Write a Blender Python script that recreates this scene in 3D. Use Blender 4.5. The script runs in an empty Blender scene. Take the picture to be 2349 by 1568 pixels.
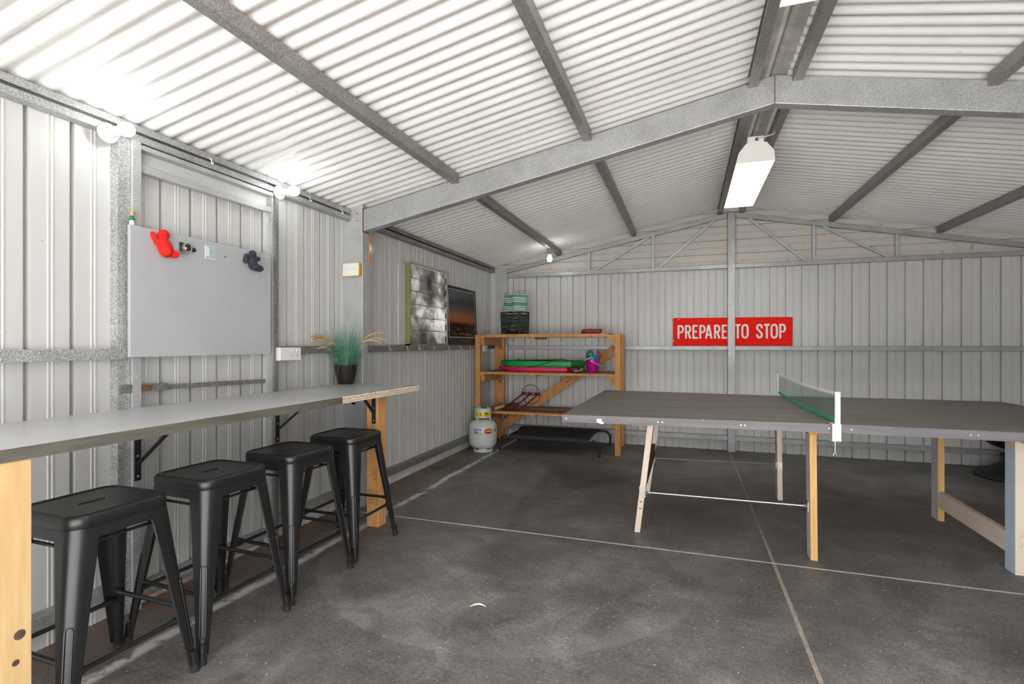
import bpy, bmesh, math, random
from mathutils import Vector, Matrix
random.seed(7)
PI = math.pi
S = bpy.context.scene
C = S.collection

# ------------------------------------------------------------------ camera
cam_d = bpy.data.cameras.new('camera'); cam = bpy.data.objects.new('camera', cam_d); C.objects.link(cam)
cam_d.sensor_width = 36.0; cam_d.lens = 18.0; cam_d.sensor_fit = 'HORIZONTAL'
cam_d.shift_y = (788.0 - 784.0) / 2349.0
cam_d.clip_start = 0.02
YAW = math.atan(400.5 / 1174.5)
cam.location = (0, 0, 1.19)
cam.rotation_euler = (PI / 2, 0, YAW)
S.camera = cam
# ------------------------------------------------------------------ world, exposure
W = bpy.data.worlds.new('world'); S.world = W; W.use_nodes = True
bg = W.node_tree.nodes['Background']
bg.inputs['Color'].default_value = (0.985, 0.99, 1.0, 1); bg.inputs['Strength'].default_value = 3.0
sun_d = bpy.data.lights.new('sun', 'SUN'); sun_d.energy = 26.0; sun_d.angle = math.radians(0.6); sun_d.color = (1.0, 0.98, 0.95)
sun = bpy.data.objects.new('sun', sun_d); C.objects.link(sun); sun.rotation_euler = (math.radians(-6), math.radians(32), 0)   # high sun from the right: lights the yard, not the shed floor
S.view_settings.view_transform = 'Standard'; S.view_settings.look = 'None'
S.view_settings.gamma = 1.0; S.view_settings.use_curve_mapping = False
S.view_settings.exposure = 0.78
BULB_W = 4.2       # watts of each bare bulb's own light
TUBE_W = 5.5      # watts of each twin tube fitting's own light

# ------------------------------------------------------------------ constants of the building
XL, YB, XR, YF = -2.385, 6.2, 3.315, -0.45
RX, SL = 0.465, 0.194
def zroof(x): return 2.73 - SL * abs(x - RX)

# ------------------------------------------------------------------ helpers
class MB:
    def __init__(s): s.v = []; s.f = []
    def add(s, vs, fs):
        n = len(s.v); s.v += [tuple(p) for p in vs]; s.f += [tuple(i + n for i in f) for f in fs]; return s
    def box(s, x0, x1, y0, y1, z0, z1):
        vs = [(x, y, z) for z in (z0, z1) for y in (y0, y1) for x in (x0, x1)]
        return s.add(vs, [(0, 2, 3, 1), (4, 5, 7, 6), (0, 1, 5, 4), (2, 6, 7, 3), (0, 4, 6, 2), (1, 3, 7, 5)])
    def bar(s, a, b, w, h, up=(0, 0, 1)):
        a = Vector(a); b = Vector(b); d = (b - a).normalized(); u = Vector(up)
        r = d.cross(u).normalized(); u = r.cross(d).normalized()
        vs = [p + r * (i * w / 2) + u * (j * h / 2) for p in (a, b) for (i, j) in ((-1, -1), (1, -1), (1, 1), (-1, 1))]
        return s.add(vs, [(0, 3, 2, 1), (4, 5, 6, 7), (0, 1, 5, 4), (1, 2, 6, 5), (2, 3, 7, 6), (3, 0, 4, 7)])
    def prism(s, poly, fn, a, b):
        n = len(poly)
        vs = [fn(p[0], p[1], a) for p in poly] + [fn(p[0], p[1], b) for p in poly]
        fs = [tuple(range(n)), tuple(range(2 * n - 1, n - 1, -1))] + [(i, (i + 1) % n, n + (i + 1) % n, n + i) for i in range(n)]
        return s.add(vs, fs)
    def tube(s, pts, r, n=8, caps=True):
        pts = [Vector(p) for p in pts]; rs = r if isinstance(r, (list, tuple)) else [r] * len(pts)
        base = len(s.v); prev = None
        for i, p in enumerate(pts):
            t = ((pts[min(i + 1, len(pts) - 1)] - pts[max(i - 1, 0)])).normalized()
            if prev is None:
                u = t.orthogonal().normalized()
            else:
                u = (prev - t * prev.dot(t))
                u = u.normalized() if u.length > 1e-6 else t.orthogonal().normalized()
            prev = u; w = t.cross(u)
            for k in range(n):
                a = 2 * PI * k / n
                s.v.append(tuple(p + (u * math.cos(a) + w * math.sin(a)) * rs[i]))
        for i in range(len(pts) - 1):
            for k in range(n):
                a = base + i * n + k; b = base + i * n + (k + 1) % n
                s.f.append((a, b, b + n, a + n))
        if caps:
            s.f.append(tuple(range(base + n - 1, base - 1, -1)))
            e = base + (len(pts) - 1) * n; s.f.append(tuple(range(e, e + n)))
        return s
    def lathe(s, prof, c=(0, 0, 0), n=32, axis='z'):
        base = len(s.v)
        def mp(r, h, a):
            if axis == 'z': return (c[0] + r * math.cos(a), c[1] + r * math.sin(a), c[2] + h)
            if axis == 'x': return (c[0] + h, c[1] + r * math.cos(a), c[2] + r * math.sin(a))
            return (c[0] + r * math.cos(a), c[1] + h, c[2] + r * math.sin(a))
        for (r, h) in prof:
            for k in range(n): s.v.append(mp(max(r, 1e-5), h, 2 * PI * k / n))
        for i in range(len(prof) - 1):
            for k in range(n):
                a = base + i * n + k; b = base + i * n + (k + 1) % n
                s.f.append((a, b, b + n, a + n))
        return s
    def rings(s, loops, close=True, cap0=False, cap1=False):
        base = len(s.v); n = len(loops[0])
        for l in loops: s.v += [tuple(p) for p in l]
        for i in range(len(loops) - 1):
            for k in range(n if close else n - 1):
                a = base + i * n + k; b = base + i * n + (k + 1) % n
                s.f.append((a, b, b + n, a + n))
        if cap0: s.f.append(tuple(range(base + n - 1, base - 1, -1)))
        if cap1: e = base + (len(loops) - 1) * n; s.f.append(tuple(range(e, e + n)))
        return s
    def xf(s, M):
        s.v = [tuple(M @ Vector(p)) for p in s.v]; return s
    def build(s, name, mat, parent=None, smooth=False, bevel=0, fix=True, seg=2, world=True):
        """parent: an Empty or mesh whose own transform is a translation kept in obj['_o'] while the script runs"""
        o0 = ORG.get(parent.name, Vector((0, 0, 0))) if (parent and world) else Vector((0, 0, 0))
        me = bpy.data.meshes.new(name)
        me.from_pydata([tuple(Vector(p) - o0) for p in s.v], [], s.f)
        if fix:
            bm = bmesh.new(); bm.from_mesh(me); bmesh.ops.recalc_face_normals(bm, faces=bm.faces); bm.to_mesh(me); bm.free()
        if smooth:
            me.polygons.foreach_set('use_smooth', [True] * len(me.polygons)); me.set_sharp_from_angle(angle=math.radians(40))
        me.materials.append(MAT[mat]); me.update()
        o = bpy.data.objects.new(name, me); C.objects.link(o)
        if parent: o.parent = parent; ORG[o.name] = o0
        if bevel:
            m = o.modifiers.new('bevel', 'BEVEL'); m.width = bevel; m.segments = seg; m.limit_method = 'ANGLE'; m.angle_limit = math.radians(50)
        return o
ORG = {}
def thing(name, label, cat, loc=(0, 0, 0), group=None):
    o = bpy.data.objects.new(name, None); C.objects.link(o); o.location = loc; o.empty_display_size = 0.1
    ORG[o.name] = Vector(loc)
    o['label'] = label; o['category'] = cat
    if group: o['group'] = group
    return o
def tag(o, label, cat, group=None):
    o['label'] = label; o['category'] = cat
    if group: o['group'] = group
    return o
def struct(name, label):
    o = bpy.data.objects.new(name, None); C.objects.link(o); ORG[o.name] = Vector((0, 0, 0))
    o['kind'] = 'structure'; o['label'] = label; o.empty_display_size = 0.1
    return o
def copy_tree(o, parent=None):
    c = o.copy(); C.objects.link(c)
    if parent: c.parent = parent
    for ch in list(o.children): copy_tree(ch, c)
    return c
def share(o, name, parent, loc=None):
    c = bpy.data.objects.new(name, o.data); C.objects.link(c); c.parent = parent
    if loc: c.location = loc
    return c
def box(name, mat, parent, *b, bevel=0, smooth=False): return MB().box(*b).build(name, mat, parent, bevel=bevel, smooth=smooth)

# ------------------------------------------------------------------ materials
MAT = {}
def nodes(name, rough=0.5, metal=0.0, spec=0.5):
    m = bpy.data.materials.new(name); m.use_nodes = True; nt = m.node_tree
    b = nt.nodes['Principled BSDF']; b.inputs['Roughness'].default_value = rough; b.inputs['Metallic'].default_value = metal
    b.inputs['Specular IOR Level'].default_value = spec
    MAT[name] = m
    return nt, b
def coords(nt, scale=(1, 1, 1), kind='Object'):
    tc = nt.nodes.new('ShaderNodeTexCoord'); mp = nt.nodes.new('ShaderNodeMapping'); mp.inputs['Scale'].default_value = scale
    nt.links.new(tc.outputs[kind], mp.inputs['Vector']); return mp.outputs['Vector']
def noise(nt, vec, scale, detail=4, rough=0.6, dist=0.0):
    n = nt.nodes.new('ShaderNodeTexNoise'); n.inputs['Scale'].default_value = scale; n.inputs['Detail'].default_value = detail
    n.inputs['Roughness'].default_value = rough; n.inputs['Distortion'].default_value = dist
    nt.links.new(vec, n.inputs['Vector']); return n.outputs['Fac']
def ramp(nt, fac, stops):
    r = nt.nodes.new('ShaderNodeValToRGB'); e = r.color_ramp.elements
    while len(e) > len(stops): e.remove(e[-1])
    while len(e) < len(stops): e.new(0.5)
    for el, (p, c) in zip(e, stops):
        el.position = p; el.color = (c[0], c[1], c[2], 1) if len(c) > 2 else (c[0],) * 3 + (1,)
    nt.links.new(fac, r.inputs['Fac']); return r.outputs['Color']
def mixc(nt, fac, a, b, mode='MIX'):
    m = nt.nodes.new('ShaderNodeMix'); m.data_type = 'RGBA'; m.blend_type = mode
    for val, sock in ((fac, m.inputs[0]), (a, m.inputs[6]), (b, m.inputs[7])):
        if isinstance(val, (int, float)): sock.default_value = val
        elif isinstance(val, tuple): sock.default_value = (val[0], val[1], val[2], 1)
        else: nt.links.new(val, sock)
    return m.outputs[2]
def math_(nt, op, a, b=0.0, c=None):
    m = nt.nodes.new('ShaderNodeMath'); m.operation = op
    for val, sock in ((a, m.inputs[0]), (b, m.inputs[1])) + (((c, m.inputs[2]),) if c is not None else ()):
        if isinstance(val, (int, float)): sock.default_value = val
        else: nt.links.new(val, sock)
    return m.outputs[0]
def bump(nt, b, h, strength=0.3, dist=0.002):
    n = nt.nodes.new('ShaderNodeBump'); n.inputs['Strength'].default_value = strength; n.inputs['Distance'].default_value = dist
    nt.links.new(h, n.inputs['Height']); nt.links.new(n.outputs['Normal'], b.inputs['Normal'])
def plain(name, col, rough=0.5, metal=0.0, var=0.08, scale=12.0, spec=0.5):
    nt, b = nodes(name, rough, metal, spec); v = coords(nt)
    lo = tuple(c * (1 - var) for c in col); hi = tuple(min(1, c * (1 + var)) for c in col)
    nt.links.new(ramp(nt, noise(nt, v, scale), [(0.3, lo), (0.7, hi)]), b.inputs['Base Color']); return nt, b
def emit(name, col, s):
    nt, b = nodes(name, 0.4); b.inputs['Base Color'].default_value = (*col, 1)
    b.inputs['Emission Color'].default_value = (*col, 1); b.inputs['Emission Strength'].default_value = s

def dirty_sheet(name, base, spots, spot_scale, thresh, stain):
    nt, b = nodes(name, 0.42, 0.0, 0.45); v = coords(nt)
    c0 = ramp(nt, noise(nt, v, 1.3, 3, 0.6), [(0.25, tuple(x * 0.94 for x in base)), (0.7, base)])
    n1 = noise(nt, v, spot_scale, 3, 0.5, 0.4)
    m1 = ramp(nt, n1, [(thresh, (0, 0, 0)), (min(0.99, thresh + 0.05), (1, 1, 1))])
    c1 = mixc(nt, m1, c0, spots)
    n2 = noise(nt, coords(nt, (1, 1, 0.25)), 5.0, 4, 0.7)
    m2 = ramp(nt, n2, [(0.5, (0, 0, 0)), (0.85, (stain,) * 3)])
    c2 = mixc(nt, m2, c1, (0.45, 0.36, 0.26))
    n3 = noise(nt, v, 55.0, 2, 0.5)
    m3 = ramp(nt, n3, [(0.76, (0, 0, 0)), (0.79, (0.7, 0.7, 0.7))])
    c3 = mixc(nt, m3, c2, (0.12, 0.10, 0.08))
    nt.links.new(c3, b.inputs['Base Color'])
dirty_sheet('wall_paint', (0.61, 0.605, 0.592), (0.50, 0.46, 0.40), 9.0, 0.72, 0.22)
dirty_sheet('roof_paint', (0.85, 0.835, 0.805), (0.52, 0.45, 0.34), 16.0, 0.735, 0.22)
dirty_sheet('gable_paint', (0.60, 0.565, 0.52), (0.45, 0.36, 0.27), 8.0, 0.68, 0.5)

def galv(name, lo, hi, sc=170.0):
    nt, b = nodes(name, 0.45, 0.35, 0.5); v = coords(nt)
    n1 = noise(nt, v, sc, 2, 0.6); n2 = noise(nt, v, 6.0, 4, 0.6)
    c = ramp(nt, n1, [(0.36, lo), (0.52, tuple((a + d) / 2 for a, d in zip(lo, hi))), (0.68, hi)])
    c = mixc(nt, ramp(nt, n2, [(0.4, (0, 0, 0)), (0.75, (0.35,) * 3)]), c, (0.33, 0.31, 0.28), 'MULTIPLY')
    nt.links.new(c, b.inputs['Base Color'])
    nt.links.new(ramp(nt, n1, [(0.3, (0.55,) * 3), (0.7, (0.32,) * 3)]), b.inputs['Roughness'])
galv('galv', (0.27, 0.275, 0.275), (0.62, 0.625, 0.62), 260.0)
galv('galv_light', (0.43, 0.44, 0.445), (0.66, 0.67, 0.675), 300.0)
galv('galv_purlin', (0.20, 0.185, 0.175), (0.42, 0.395, 0.38), 200.0)
galv('galv_spangle', (0.28, 0.285, 0.285), (0.70, 0.705, 0.70), 190.0)
galv('galv_dark', (0.15, 0.145, 0.14), (0.36, 0.35, 0.34), 140.0)
plain('rust', (0.16, 0.065, 0.03), 0.8, 0, 0.35, 60)
plain('ridge_metal', (0.36, 0.34, 0.31), 0.5, 0, 0.2, 10)

# floor: dark sealed concrete with scuffs, pale swirls and the chalky line along the wall
nt, b = nodes('concrete', 0.5, 0.0, 0.4)
geo = nt.nodes.new('ShaderNodeNewGeometry'); pos = geo.outputs['Position']
sep = nt.nodes.new('ShaderNodeSeparateXYZ'); nt.links.new(pos, sep.inputs[0])
def stretch(sx_, sy_, rot):
    m = nt.nodes.new('ShaderNodeMapping'); m.inputs['Scale'].default_value = (sx_, sy_, 1.0); m.inputs['Rotation'].default_value = (0, 0, rot)
    nt.links.new(pos, m.inputs['Vector']); return m.outputs[0]
n_big = noise(nt, pos, 1.5, 5, 0.62, 0.8)
base = ramp(nt, n_big, [(0.30, (0.110, 0.097, 0.093)), (0.48, (0.160, 0.145, 0.139)), (0.70, (0.250, 0.232, 0.225))])
n_mid = noise(nt, pos, 6.0, 6, 0.74, 0.9)
base = mixc(nt, 0.85, base, ramp(nt, n_mid, [(0.32, (0.50,) * 3), (0.52, (0.88,) * 3), (0.72, (1.30,) * 3)]), 'MULTIPLY')
grit = noise(nt, pos, 70.0, 3, 0.8)
base = mixc(nt, 0.8, base, ramp(nt, grit, [(0.36, (0.62,) * 3), (0.5, (0.98,) * 3), (0.66, (1.45,) * 3)]), 'MULTIPLY')
for (a_, b_, r_) in ((2.2, 30.0, 0.30), (3.0, 40.0, -0.55)):
    base = mixc(nt, ramp(nt, noise(nt, stretch(a_, b_, r_), 2.0, 5, 0.7, 1.2), [(0.58, (0, 0, 0)), (0.76, (0.30,) * 3)]), base, (0.33, 0.31, 0.305))
base = mixc(nt, ramp(nt, noise(nt, stretch(2.0, 12.0, 0.15), 2.3, 5, 0.7, 0.8), [(0.60, (0, 0, 0)), (0.80, (0.55,) * 3)]), base, (0.05, 0.044, 0.043))
def around(x0, y0, rx, ry):
    cx = math_(nt, 'DIVIDE', math_(nt, 'SUBTRACT', sep.outputs['X'], x0), rx); cy = math_(nt, 'DIVIDE', math_(nt, 'SUBTRACT', sep.outputs['Y'], y0), ry)
    return math_(nt, 'SQRT', math_(nt, 'ADD', math_(nt, 'MULTIPLY', cx, cx), math_(nt, 'MULTIPLY', cy, cy)))
patchy = ramp(nt, noise(nt, pos, 4.5, 5, 0.72, 1.0), [(0.40, (0, 0, 0)), (0.66, (1, 1, 1))])
# two sweeping drag marks with a worn inner edge
for (x0, y0, r0, w, k_) in ((-0.97, 2.87, 1.085, 0.13, 0.30), (-1.0, 3.15, 0.905, 0.06, 0.15), (-1.25, 2.55, 1.25, 0.10, 0.12)):
    d_ = math_(nt, 'SUBTRACT', r0, around(x0, y0, 1, 1))
    band = ramp(nt, math_(nt, 'ADD', d_, 0.01), [(0.0, (0, 0, 0)), (0.012, (1, 1, 1)), (w, (0, 0, 0))])
    front = ramp(nt, math_(nt, 'SUBTRACT', y0 - 0.15, sep.outputs['Y']), [(0.0, (0, 0, 0)), (0.5, (1, 1, 1))])
    base = mixc(nt, math_(nt, 'MULTIPLY', math_(nt, 'MULTIPLY', band, front), math_(nt, 'MULTIPLY', math_(nt, 'MULTIPLY_ADD', patchy, 0.7, 0.3), k_)), base, (0.36, 0.35, 0.345))
# pale grey-blue worn patches
for (x0, y0, rx, ry, k_) in ((-1.33, 1.98, 0.30, 0.16, 0.55), (-1.52, 1.50, 0.28, 0.20, 0.5), (0.15, 1.75, 0.10, 0.55, 0.35), (-1.75, 3.6, 0.25, 0.5, 0.25), (-0.3, 4.9, 0.8, 0.35, 0.25)):
    m_ = ramp(nt, around(x0, y0, rx, ry), [(0.0, (1, 1, 1)), (1.0, (0, 0, 0))])
    base = mixc(nt, math_(nt, 'MULTIPLY', math_(nt, 'MULTIPLY', m_, patchy), k_), base, (0.37, 0.375, 0.38))
# chalky stripe beside the wall and reddish dust at the wall foot
wob = noise(nt, pos, 2.0, 3, 0.6)
dx = math_(nt, 'ABSOLUTE', math_(nt, 'ADD', sep.outputs['X'], math_(nt, 'MULTIPLY_ADD', wob, 0.10, 1.955)))
edge = math_(nt, 'MULTIPLY', ramp(nt, dx, [(0.0, (1, 1, 1)), (0.018, (0.8, 0.8, 0.8)), (0.036, (0, 0, 0))]), ramp(nt, noise(nt, pos, 5.0, 4, 0.75), [(0.40, (0, 0, 0)), (0.50, (1, 1, 1))]))
dust = math_(nt, 'MULTIPLY', ramp(nt, math_(nt, 'MULTIPLY_ADD', sep.outputs['X'], -1.0, -2.0), [(0.0, (0, 0, 0)), (0.34, (1, 1, 1))]), ramp(nt, noise(nt, pos, 6.0, 5, 0.7), [(0.36, (0, 0, 0)), (0.62, (0.85,) * 3)]))
base = mixc(nt, dust, base, (0.27, 0.16, 0.10))
base = mixc(nt, math_(nt, 'MULTIPLY', edge, 0.95), base, (0.66, 0.65, 0.63))
fl = ramp(nt, noise(nt, pos, 75.0, 1, 0.4), [(0.745, (0, 0, 0)), (0.765, (1, 1, 1))])
base = mixc(nt, fl, base, (0.66, 0.63, 0.58))
nt.links.new(base, b.inputs['Base Color'])
nt.links.new(ramp(nt, n_mid, [(0.3, (0.42,) * 3), (0.7, (0.64,) * 3)]), b.inputs['Roughness'])
bump(nt, b, n_mid, 0.10, 0.004)
plain('joint_pale', (0.58, 0.56, 0.54), 0.8, 0, 0.25, 30)
plain('joint_brown', (0.34, 0.285, 0.24), 0.8, 0, 0.25, 30)
plain('gravel', (0.49, 0.485, 0.475), 0.9, 0, 0.2, 20)

def wood(name, lo, hi, scale=(1, 1, 1), knot=0.0, rough=0.6):
    nt, b = nodes(name, rough, 0, 0.3); v = coords(nt, scale)
    w = nt.nodes.new('ShaderNodeTexWave'); w.inputs['Scale'].default_value = 6.0; w.inputs['Distortion'].default_value = 4.0
    w.inputs['Detail'].default_value = 3.0; nt.links.new(v, w.inputs['Vector'])
    c = ramp(nt, w.outputs['Fac'], [(0.0, lo), (1.0, hi)])
    c = mixc(nt, 0.6, c, ramp(nt, noise(nt, v, 9.0, 5, 0.6), [(0.3, tuple(x * 0.8 for x in lo)), (0.7, hi)]))
    if knot:
        k = ramp(nt, noise(nt, coords(nt, (1, 1, 0.6)), 7.5, 2, 0.5), [(0.715, (0, 0, 0)), (0.75, (1, 1, 1))])
        c = mixc(nt, k, c, (0.10, 0.04, 0.015))
    nt.links.new(c, b.inputs['Base Color'])
wood('orange_timber', (0.53, 0.235, 0.075), (0.70, 0.36, 0.13), (3, 3, 0.6), 0.5)
wood('orange_timber_x', (0.53, 0.235, 0.075), (0.70, 0.36, 0.13), (0.6, 3, 3), 0.5)
wood('pine', (0.72, 0.46, 0.20), (0.84, 0.60, 0.32), (3, 3, 0.35), 0.6)
wood('post_timber', (0.66, 0.30, 0.09), (0.78, 0.43, 0.17), (3, 3, 0.5), 0.5)
wood('leg_orange', (0.70, 0.38, 0.12), (0.82, 0.52, 0.22), (3, 3, 0.4))
wood('hardboard', (0.30, 0.155, 0.075), (0.36, 0.20, 0.10), (1, 1, 1))
wood('dowel', (0.56, 0.40, 0.22), (0.70, 0.54, 0.34), (2, 2, 2))
plain('cream_paint', (0.80, 0.66, 0.555), 0.55, 0, 0.06, 6)
plain('grey_paint', (0.62, 0.58, 0.565), 0.55, 0, 0.15, 5)
plain('blue_paint', (0.56, 0.70, 0.82), 0.55, 0, 0.08, 5)
plain('black_metal', (0.016, 0.016, 0.017), 0.42, 0, 0.1, 20)
nt, b = plain('stool_black', (0.0115, 0.011, 0.011), 0.35, 0.0, 0.08, 25, 0.62)
plain('rubber', (0.02, 0.02, 0.02), 0.7)
plain('steel', (0.62, 0.62, 0.62), 0.3, 0.9, 0.1, 40)
plain('white_plastic', (0.80, 0.78, 0.74), 0.35, 0, 0.03, 8)
plain('white_enamel', (0.80, 0.76, 0.72), 0.4, 0, 0.04, 8)
plain('inner_white', (0.80, 0.79, 0.77), 0.35, 0, 0.02, 8)
plain('board_grey', (0.485, 0.495, 0.515), 0.38, 0.1, 0.05, 2.5)
# worktop laminate
nt, b = nodes('laminate', 0.3, 0, 0.5); v = coords(nt)
c = ramp(nt, noise(nt, v, 3.0, 4), [(0.3, (0.46, 0.46, 0.47)), (0.7, (0.52, 0.52, 0.53))])
c = mixc(nt, ramp(nt, noise(nt, coords(nt, (3, 1, 1)), 5.5, 6, 0.7, 1.5), [(0.70, (0, 0, 0)), (0.76, (0.8,) * 3)]), c, (0.14, 0.10, 0.08))
nt.links.new(c, b.inputs['Base Color'])
nt, b = nodes('edge_metal', 0.35, 0.3, 0.5); v = coords(nt, (4, 4, 40))
nt.links.new(ramp(nt, noise(nt, v, 1.2, 4), [(0.3, (0.13, 0.122, 0.102)), (0.7, (0.23, 0.22, 0.185))]), b.inputs['Base Color'])
nt, b = nodes('chipboard', 0.8); v = coords(nt)
c = ramp(nt, noise(nt, v, 130.0, 3), [(0.35, (0.45, 0.22, 0.09)), (0.5, (0.70, 0.50, 0.30)), (0.65, (0.84, 0.74, 0.60))])
nt.links.new(c, b.inputs['Base Color'])
plain('chip_white', (0.80, 0.76, 0.68), 0.8, 0, 0.25, 60)
plain('chip_dark', (0.10, 0.065, 0.04), 0.9, 0, 0.5, 60)
# table tennis top
nt, b = nodes('table_top', 0.55, 0, 0.35); v = coords(nt, (1.2, 9, 1))
c = ramp(nt, noise(nt, v, 1.5, 7, 0.72, 0.7), [(0.3, (0.095, 0.084, 0.080)), (0.55, (0.155, 0.138, 0.126)), (0.75, (0.225, 0.198, 0.160))])
nt.links.new(c, b.inputs['Base Color'])
nt, b = nodes('table_edge', 0.5, 0, 0.4); v = coords(nt, (1, 3, 12))
c = ramp(nt, noise(nt, v, 2.0, 5, 0.6), [(0.3, (0.13, 0.12, 0.13)), (0.7, (0.215, 0.20, 0.215))])
c = mixc(nt, ramp(nt, noise(nt, coords(nt), 75.0, 2), [(0.72, (0, 0, 0)), (0.76, (0.7,) * 3)]), c, (0.6, 0.58, 0.55))
nt.links.new(c, b.inputs['Base Color'])
plain('line_white', (0.42, 0.39, 0.35), 0.7, 0, 0.3, 40)
plain('net_white', (0.78, 0.78, 0.77), 0.6)
plain('net_green', (0.06, 0.19, 0.135), 0.7)
plain('band_green', (0.02, 0.36, 0.17), 0.6)
plain('sign_red', (0.88, 0.012, 0.005), 0.55, 0, 0.06, 9, 0.10)
plain('letter_white', (0.82, 0.80, 0.76), 0.5, 0, 0.05, 30)
plain('gas_paint', (0.60, 0.645, 0.61), 0.22, 0, 0.02, 6)
plain('label_yellow', (0.85, 0.66, 0.01), 0.4)
plain('print_black', (0.02, 0.02, 0.02), 0.5)
plain('print_dark_red', (0.18, 0.01, 0.012), 0.5)
plain('print_red', (0.62, 0.02, 0.012), 0.4)
plain('print_cream', (0.85, 0.74, 0.36), 0.5)
plain('board_green', (0.005, 0.32, 0.05), 0.45)
plain('board_dark_green', (0.005, 0.13, 0.02), 0.6)
plain('board_pink', (0.66, 0.012, 0.095), 0.45)
plain('bucket_magenta', (0.48, 0.008, 0.30), 0.3)
plain('bucket_blue', (0.01, 0.22, 0.48), 0.35)
plain('toy_green', (0.01, 0.20, 0.125), 0.4)
plain('toy_blue', (0.01, 0.02, 0.30), 0.4)
plain('toy_red', (0.50, 0.01, 0.01), 0.4)
plain('toy_yellow', (0.8, 0.6, 0.03), 0.4)
plain('pouch_red', (0.27, 0.010, 0.010), 0.5, 0, 0.25, 30)
plain('rack_red', (0.17, 0.006, 0.012), 0.35, 0.2)
plain('ring_brown', (0.10, 0.02, 0.018), 0.4, 0.3)
plain('dark_leather', (0.075, 0.035, 0.022), 0.6, 0, 0.2, 20)
plain('wicker', (0.018, 0.014, 0.012), 0.45, 0, 0.2, 60)
plain('mesh_fabric', (0.022, 0.023, 0.025), 0.75, 0, 0.12, 90)
plain('iron', (0.022, 0.021, 0.022), 0.55, 0.3, 0.3, 25)
plain('olive_frame', (0.26, 0.275, 0.13), 0.55, 0, 0.1, 10)
plain('window_frame', (0.40, 0.38, 0.33), 0.5, 0.1, 0.2, 30)
plain('felt_red', (0.72, 0.012, 0.008), 0.9, 0, 0.12, 40)
plain('felt_dark', (0.032, 0.034, 0.050), 0.9, 0, 0.4, 30)
plain('skin_paint', (0.75, 0.52, 0.36), 0.5)
plain('hat_paint', (0.72, 0.36, 0.06), 0.5)
plain('green_paint', (0.01, 0.17, 0.08), 0.5)
plain('cable_cream', (0.62, 0.50, 0.38), 0.5)
plain('pot_black', (0.018, 0.013, 0.013), 0.16, 0, 0.2, 6, 0.7)
plain('soil', (0.05, 0.035, 0.025), 0.9, 0, 0.4, 60)
plain('seed_head', (0.52, 0.34, 0.16), 0.9, 0, 0.25, 90)
nt, b = nodes('grass_green', 0.5); v = coords(nt)
nt.links.new(ramp(nt, noise(nt, v, 24.0, 3), [(0.3, (0.04, 0.19, 0.08)), (0.5, (0.10, 0.33, 0.19)), (0.7, (0.34, 0.52, 0.40))]), b.inputs['Base Color'])
# striped outdoor cushion
nt, b = nodes('cushion_stripe', 0.8, 0, 0.2)
tc = nt.nodes.new('ShaderNodeTexCoord'); sp = nt.nodes.new('ShaderNodeSeparateXYZ'); nt.links.new(tc.outputs['Object'], sp.inputs[0])
teal = (0.10, 0.33, 0.33); cr = (0.74, 0.78, 0.66); gr = (0.04, 0.17, 0.08); nv = (0.02, 0.03, 0.05)
seq = [(0.0, teal), (0.145, nv), (0.16, cr), (0.20, gr), (0.24, cr), (0.29, gr), (0.33, cr), (0.38, gr), (0.42, cr), (0.47, gr), (0.51, cr), (0.555, nv), (0.57, teal), (0.75, nv), (0.765, cr), (0.82, gr), (0.86, cr), (0.91, gr), (0.95, cr)]
fr = math_(nt, 'FRACT', math_(nt, 'MULTIPLY_ADD', sp.outputs['Z'], 4.4, 0.235))
r = ramp(nt, fr, seq); r.node.color_ramp.interpolation = 'CONSTANT'
nt.links.new(r, b.inputs['Base Color'])
# sunset print: flat printed poster, local x across, z up
nt, b = nodes('sunset_print', 0.18, 0, 0.5)
tc = nt.nodes.new('ShaderNodeTexCoord'); sp = nt.nodes.new('ShaderNodeSeparateXYZ'); nt.links.new(tc.outputs['Generated'], sp.inputs[0])
zz = math_(nt, 'ADD', sp.outputs['Z'], math_(nt, 'MULTIPLY', math_(nt, 'SUBTRACT', noise(nt, coords(nt, (1, 2, 9)), 1.6, 4), 0.5), 0.06))
sky = ramp(nt, zz, [(0.0, (0.012, 0.010, 0.012)), (0.20, (0.035, 0.018, 0.018)), (0.27, (0.015, 0.012, 0.014)), (0.29, (0.16, 0.03, 0.015)), (0.36, (0.45, 0.13, 0.025)), (0.47, (0.33, 0.12, 0.05)), (0.58, (0.12, 0.065, 0.06)), (0.70, (0.045, 0.042, 0.055)), (0.85, (0.032, 0.034, 0.040)), (1.0, (0.03, 0.03, 0.03))])
surf = ramp(nt, noise(nt, coords(nt, (3, 4, 22)), 1.3, 4, 0.6), [(0.52, (0, 0, 0)), (0.62, (1, 1, 1))])
low = ramp(nt, sp.outputs['Z'], [(0.02, (1, 1, 1)), (0.23, (0, 0, 0))])
nt.links.new(mixc(nt, math_(nt, 'MULTIPLY', surf, low), sky, (0.42, 0.15, 0.09)), b.inputs['Base Color'])
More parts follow.
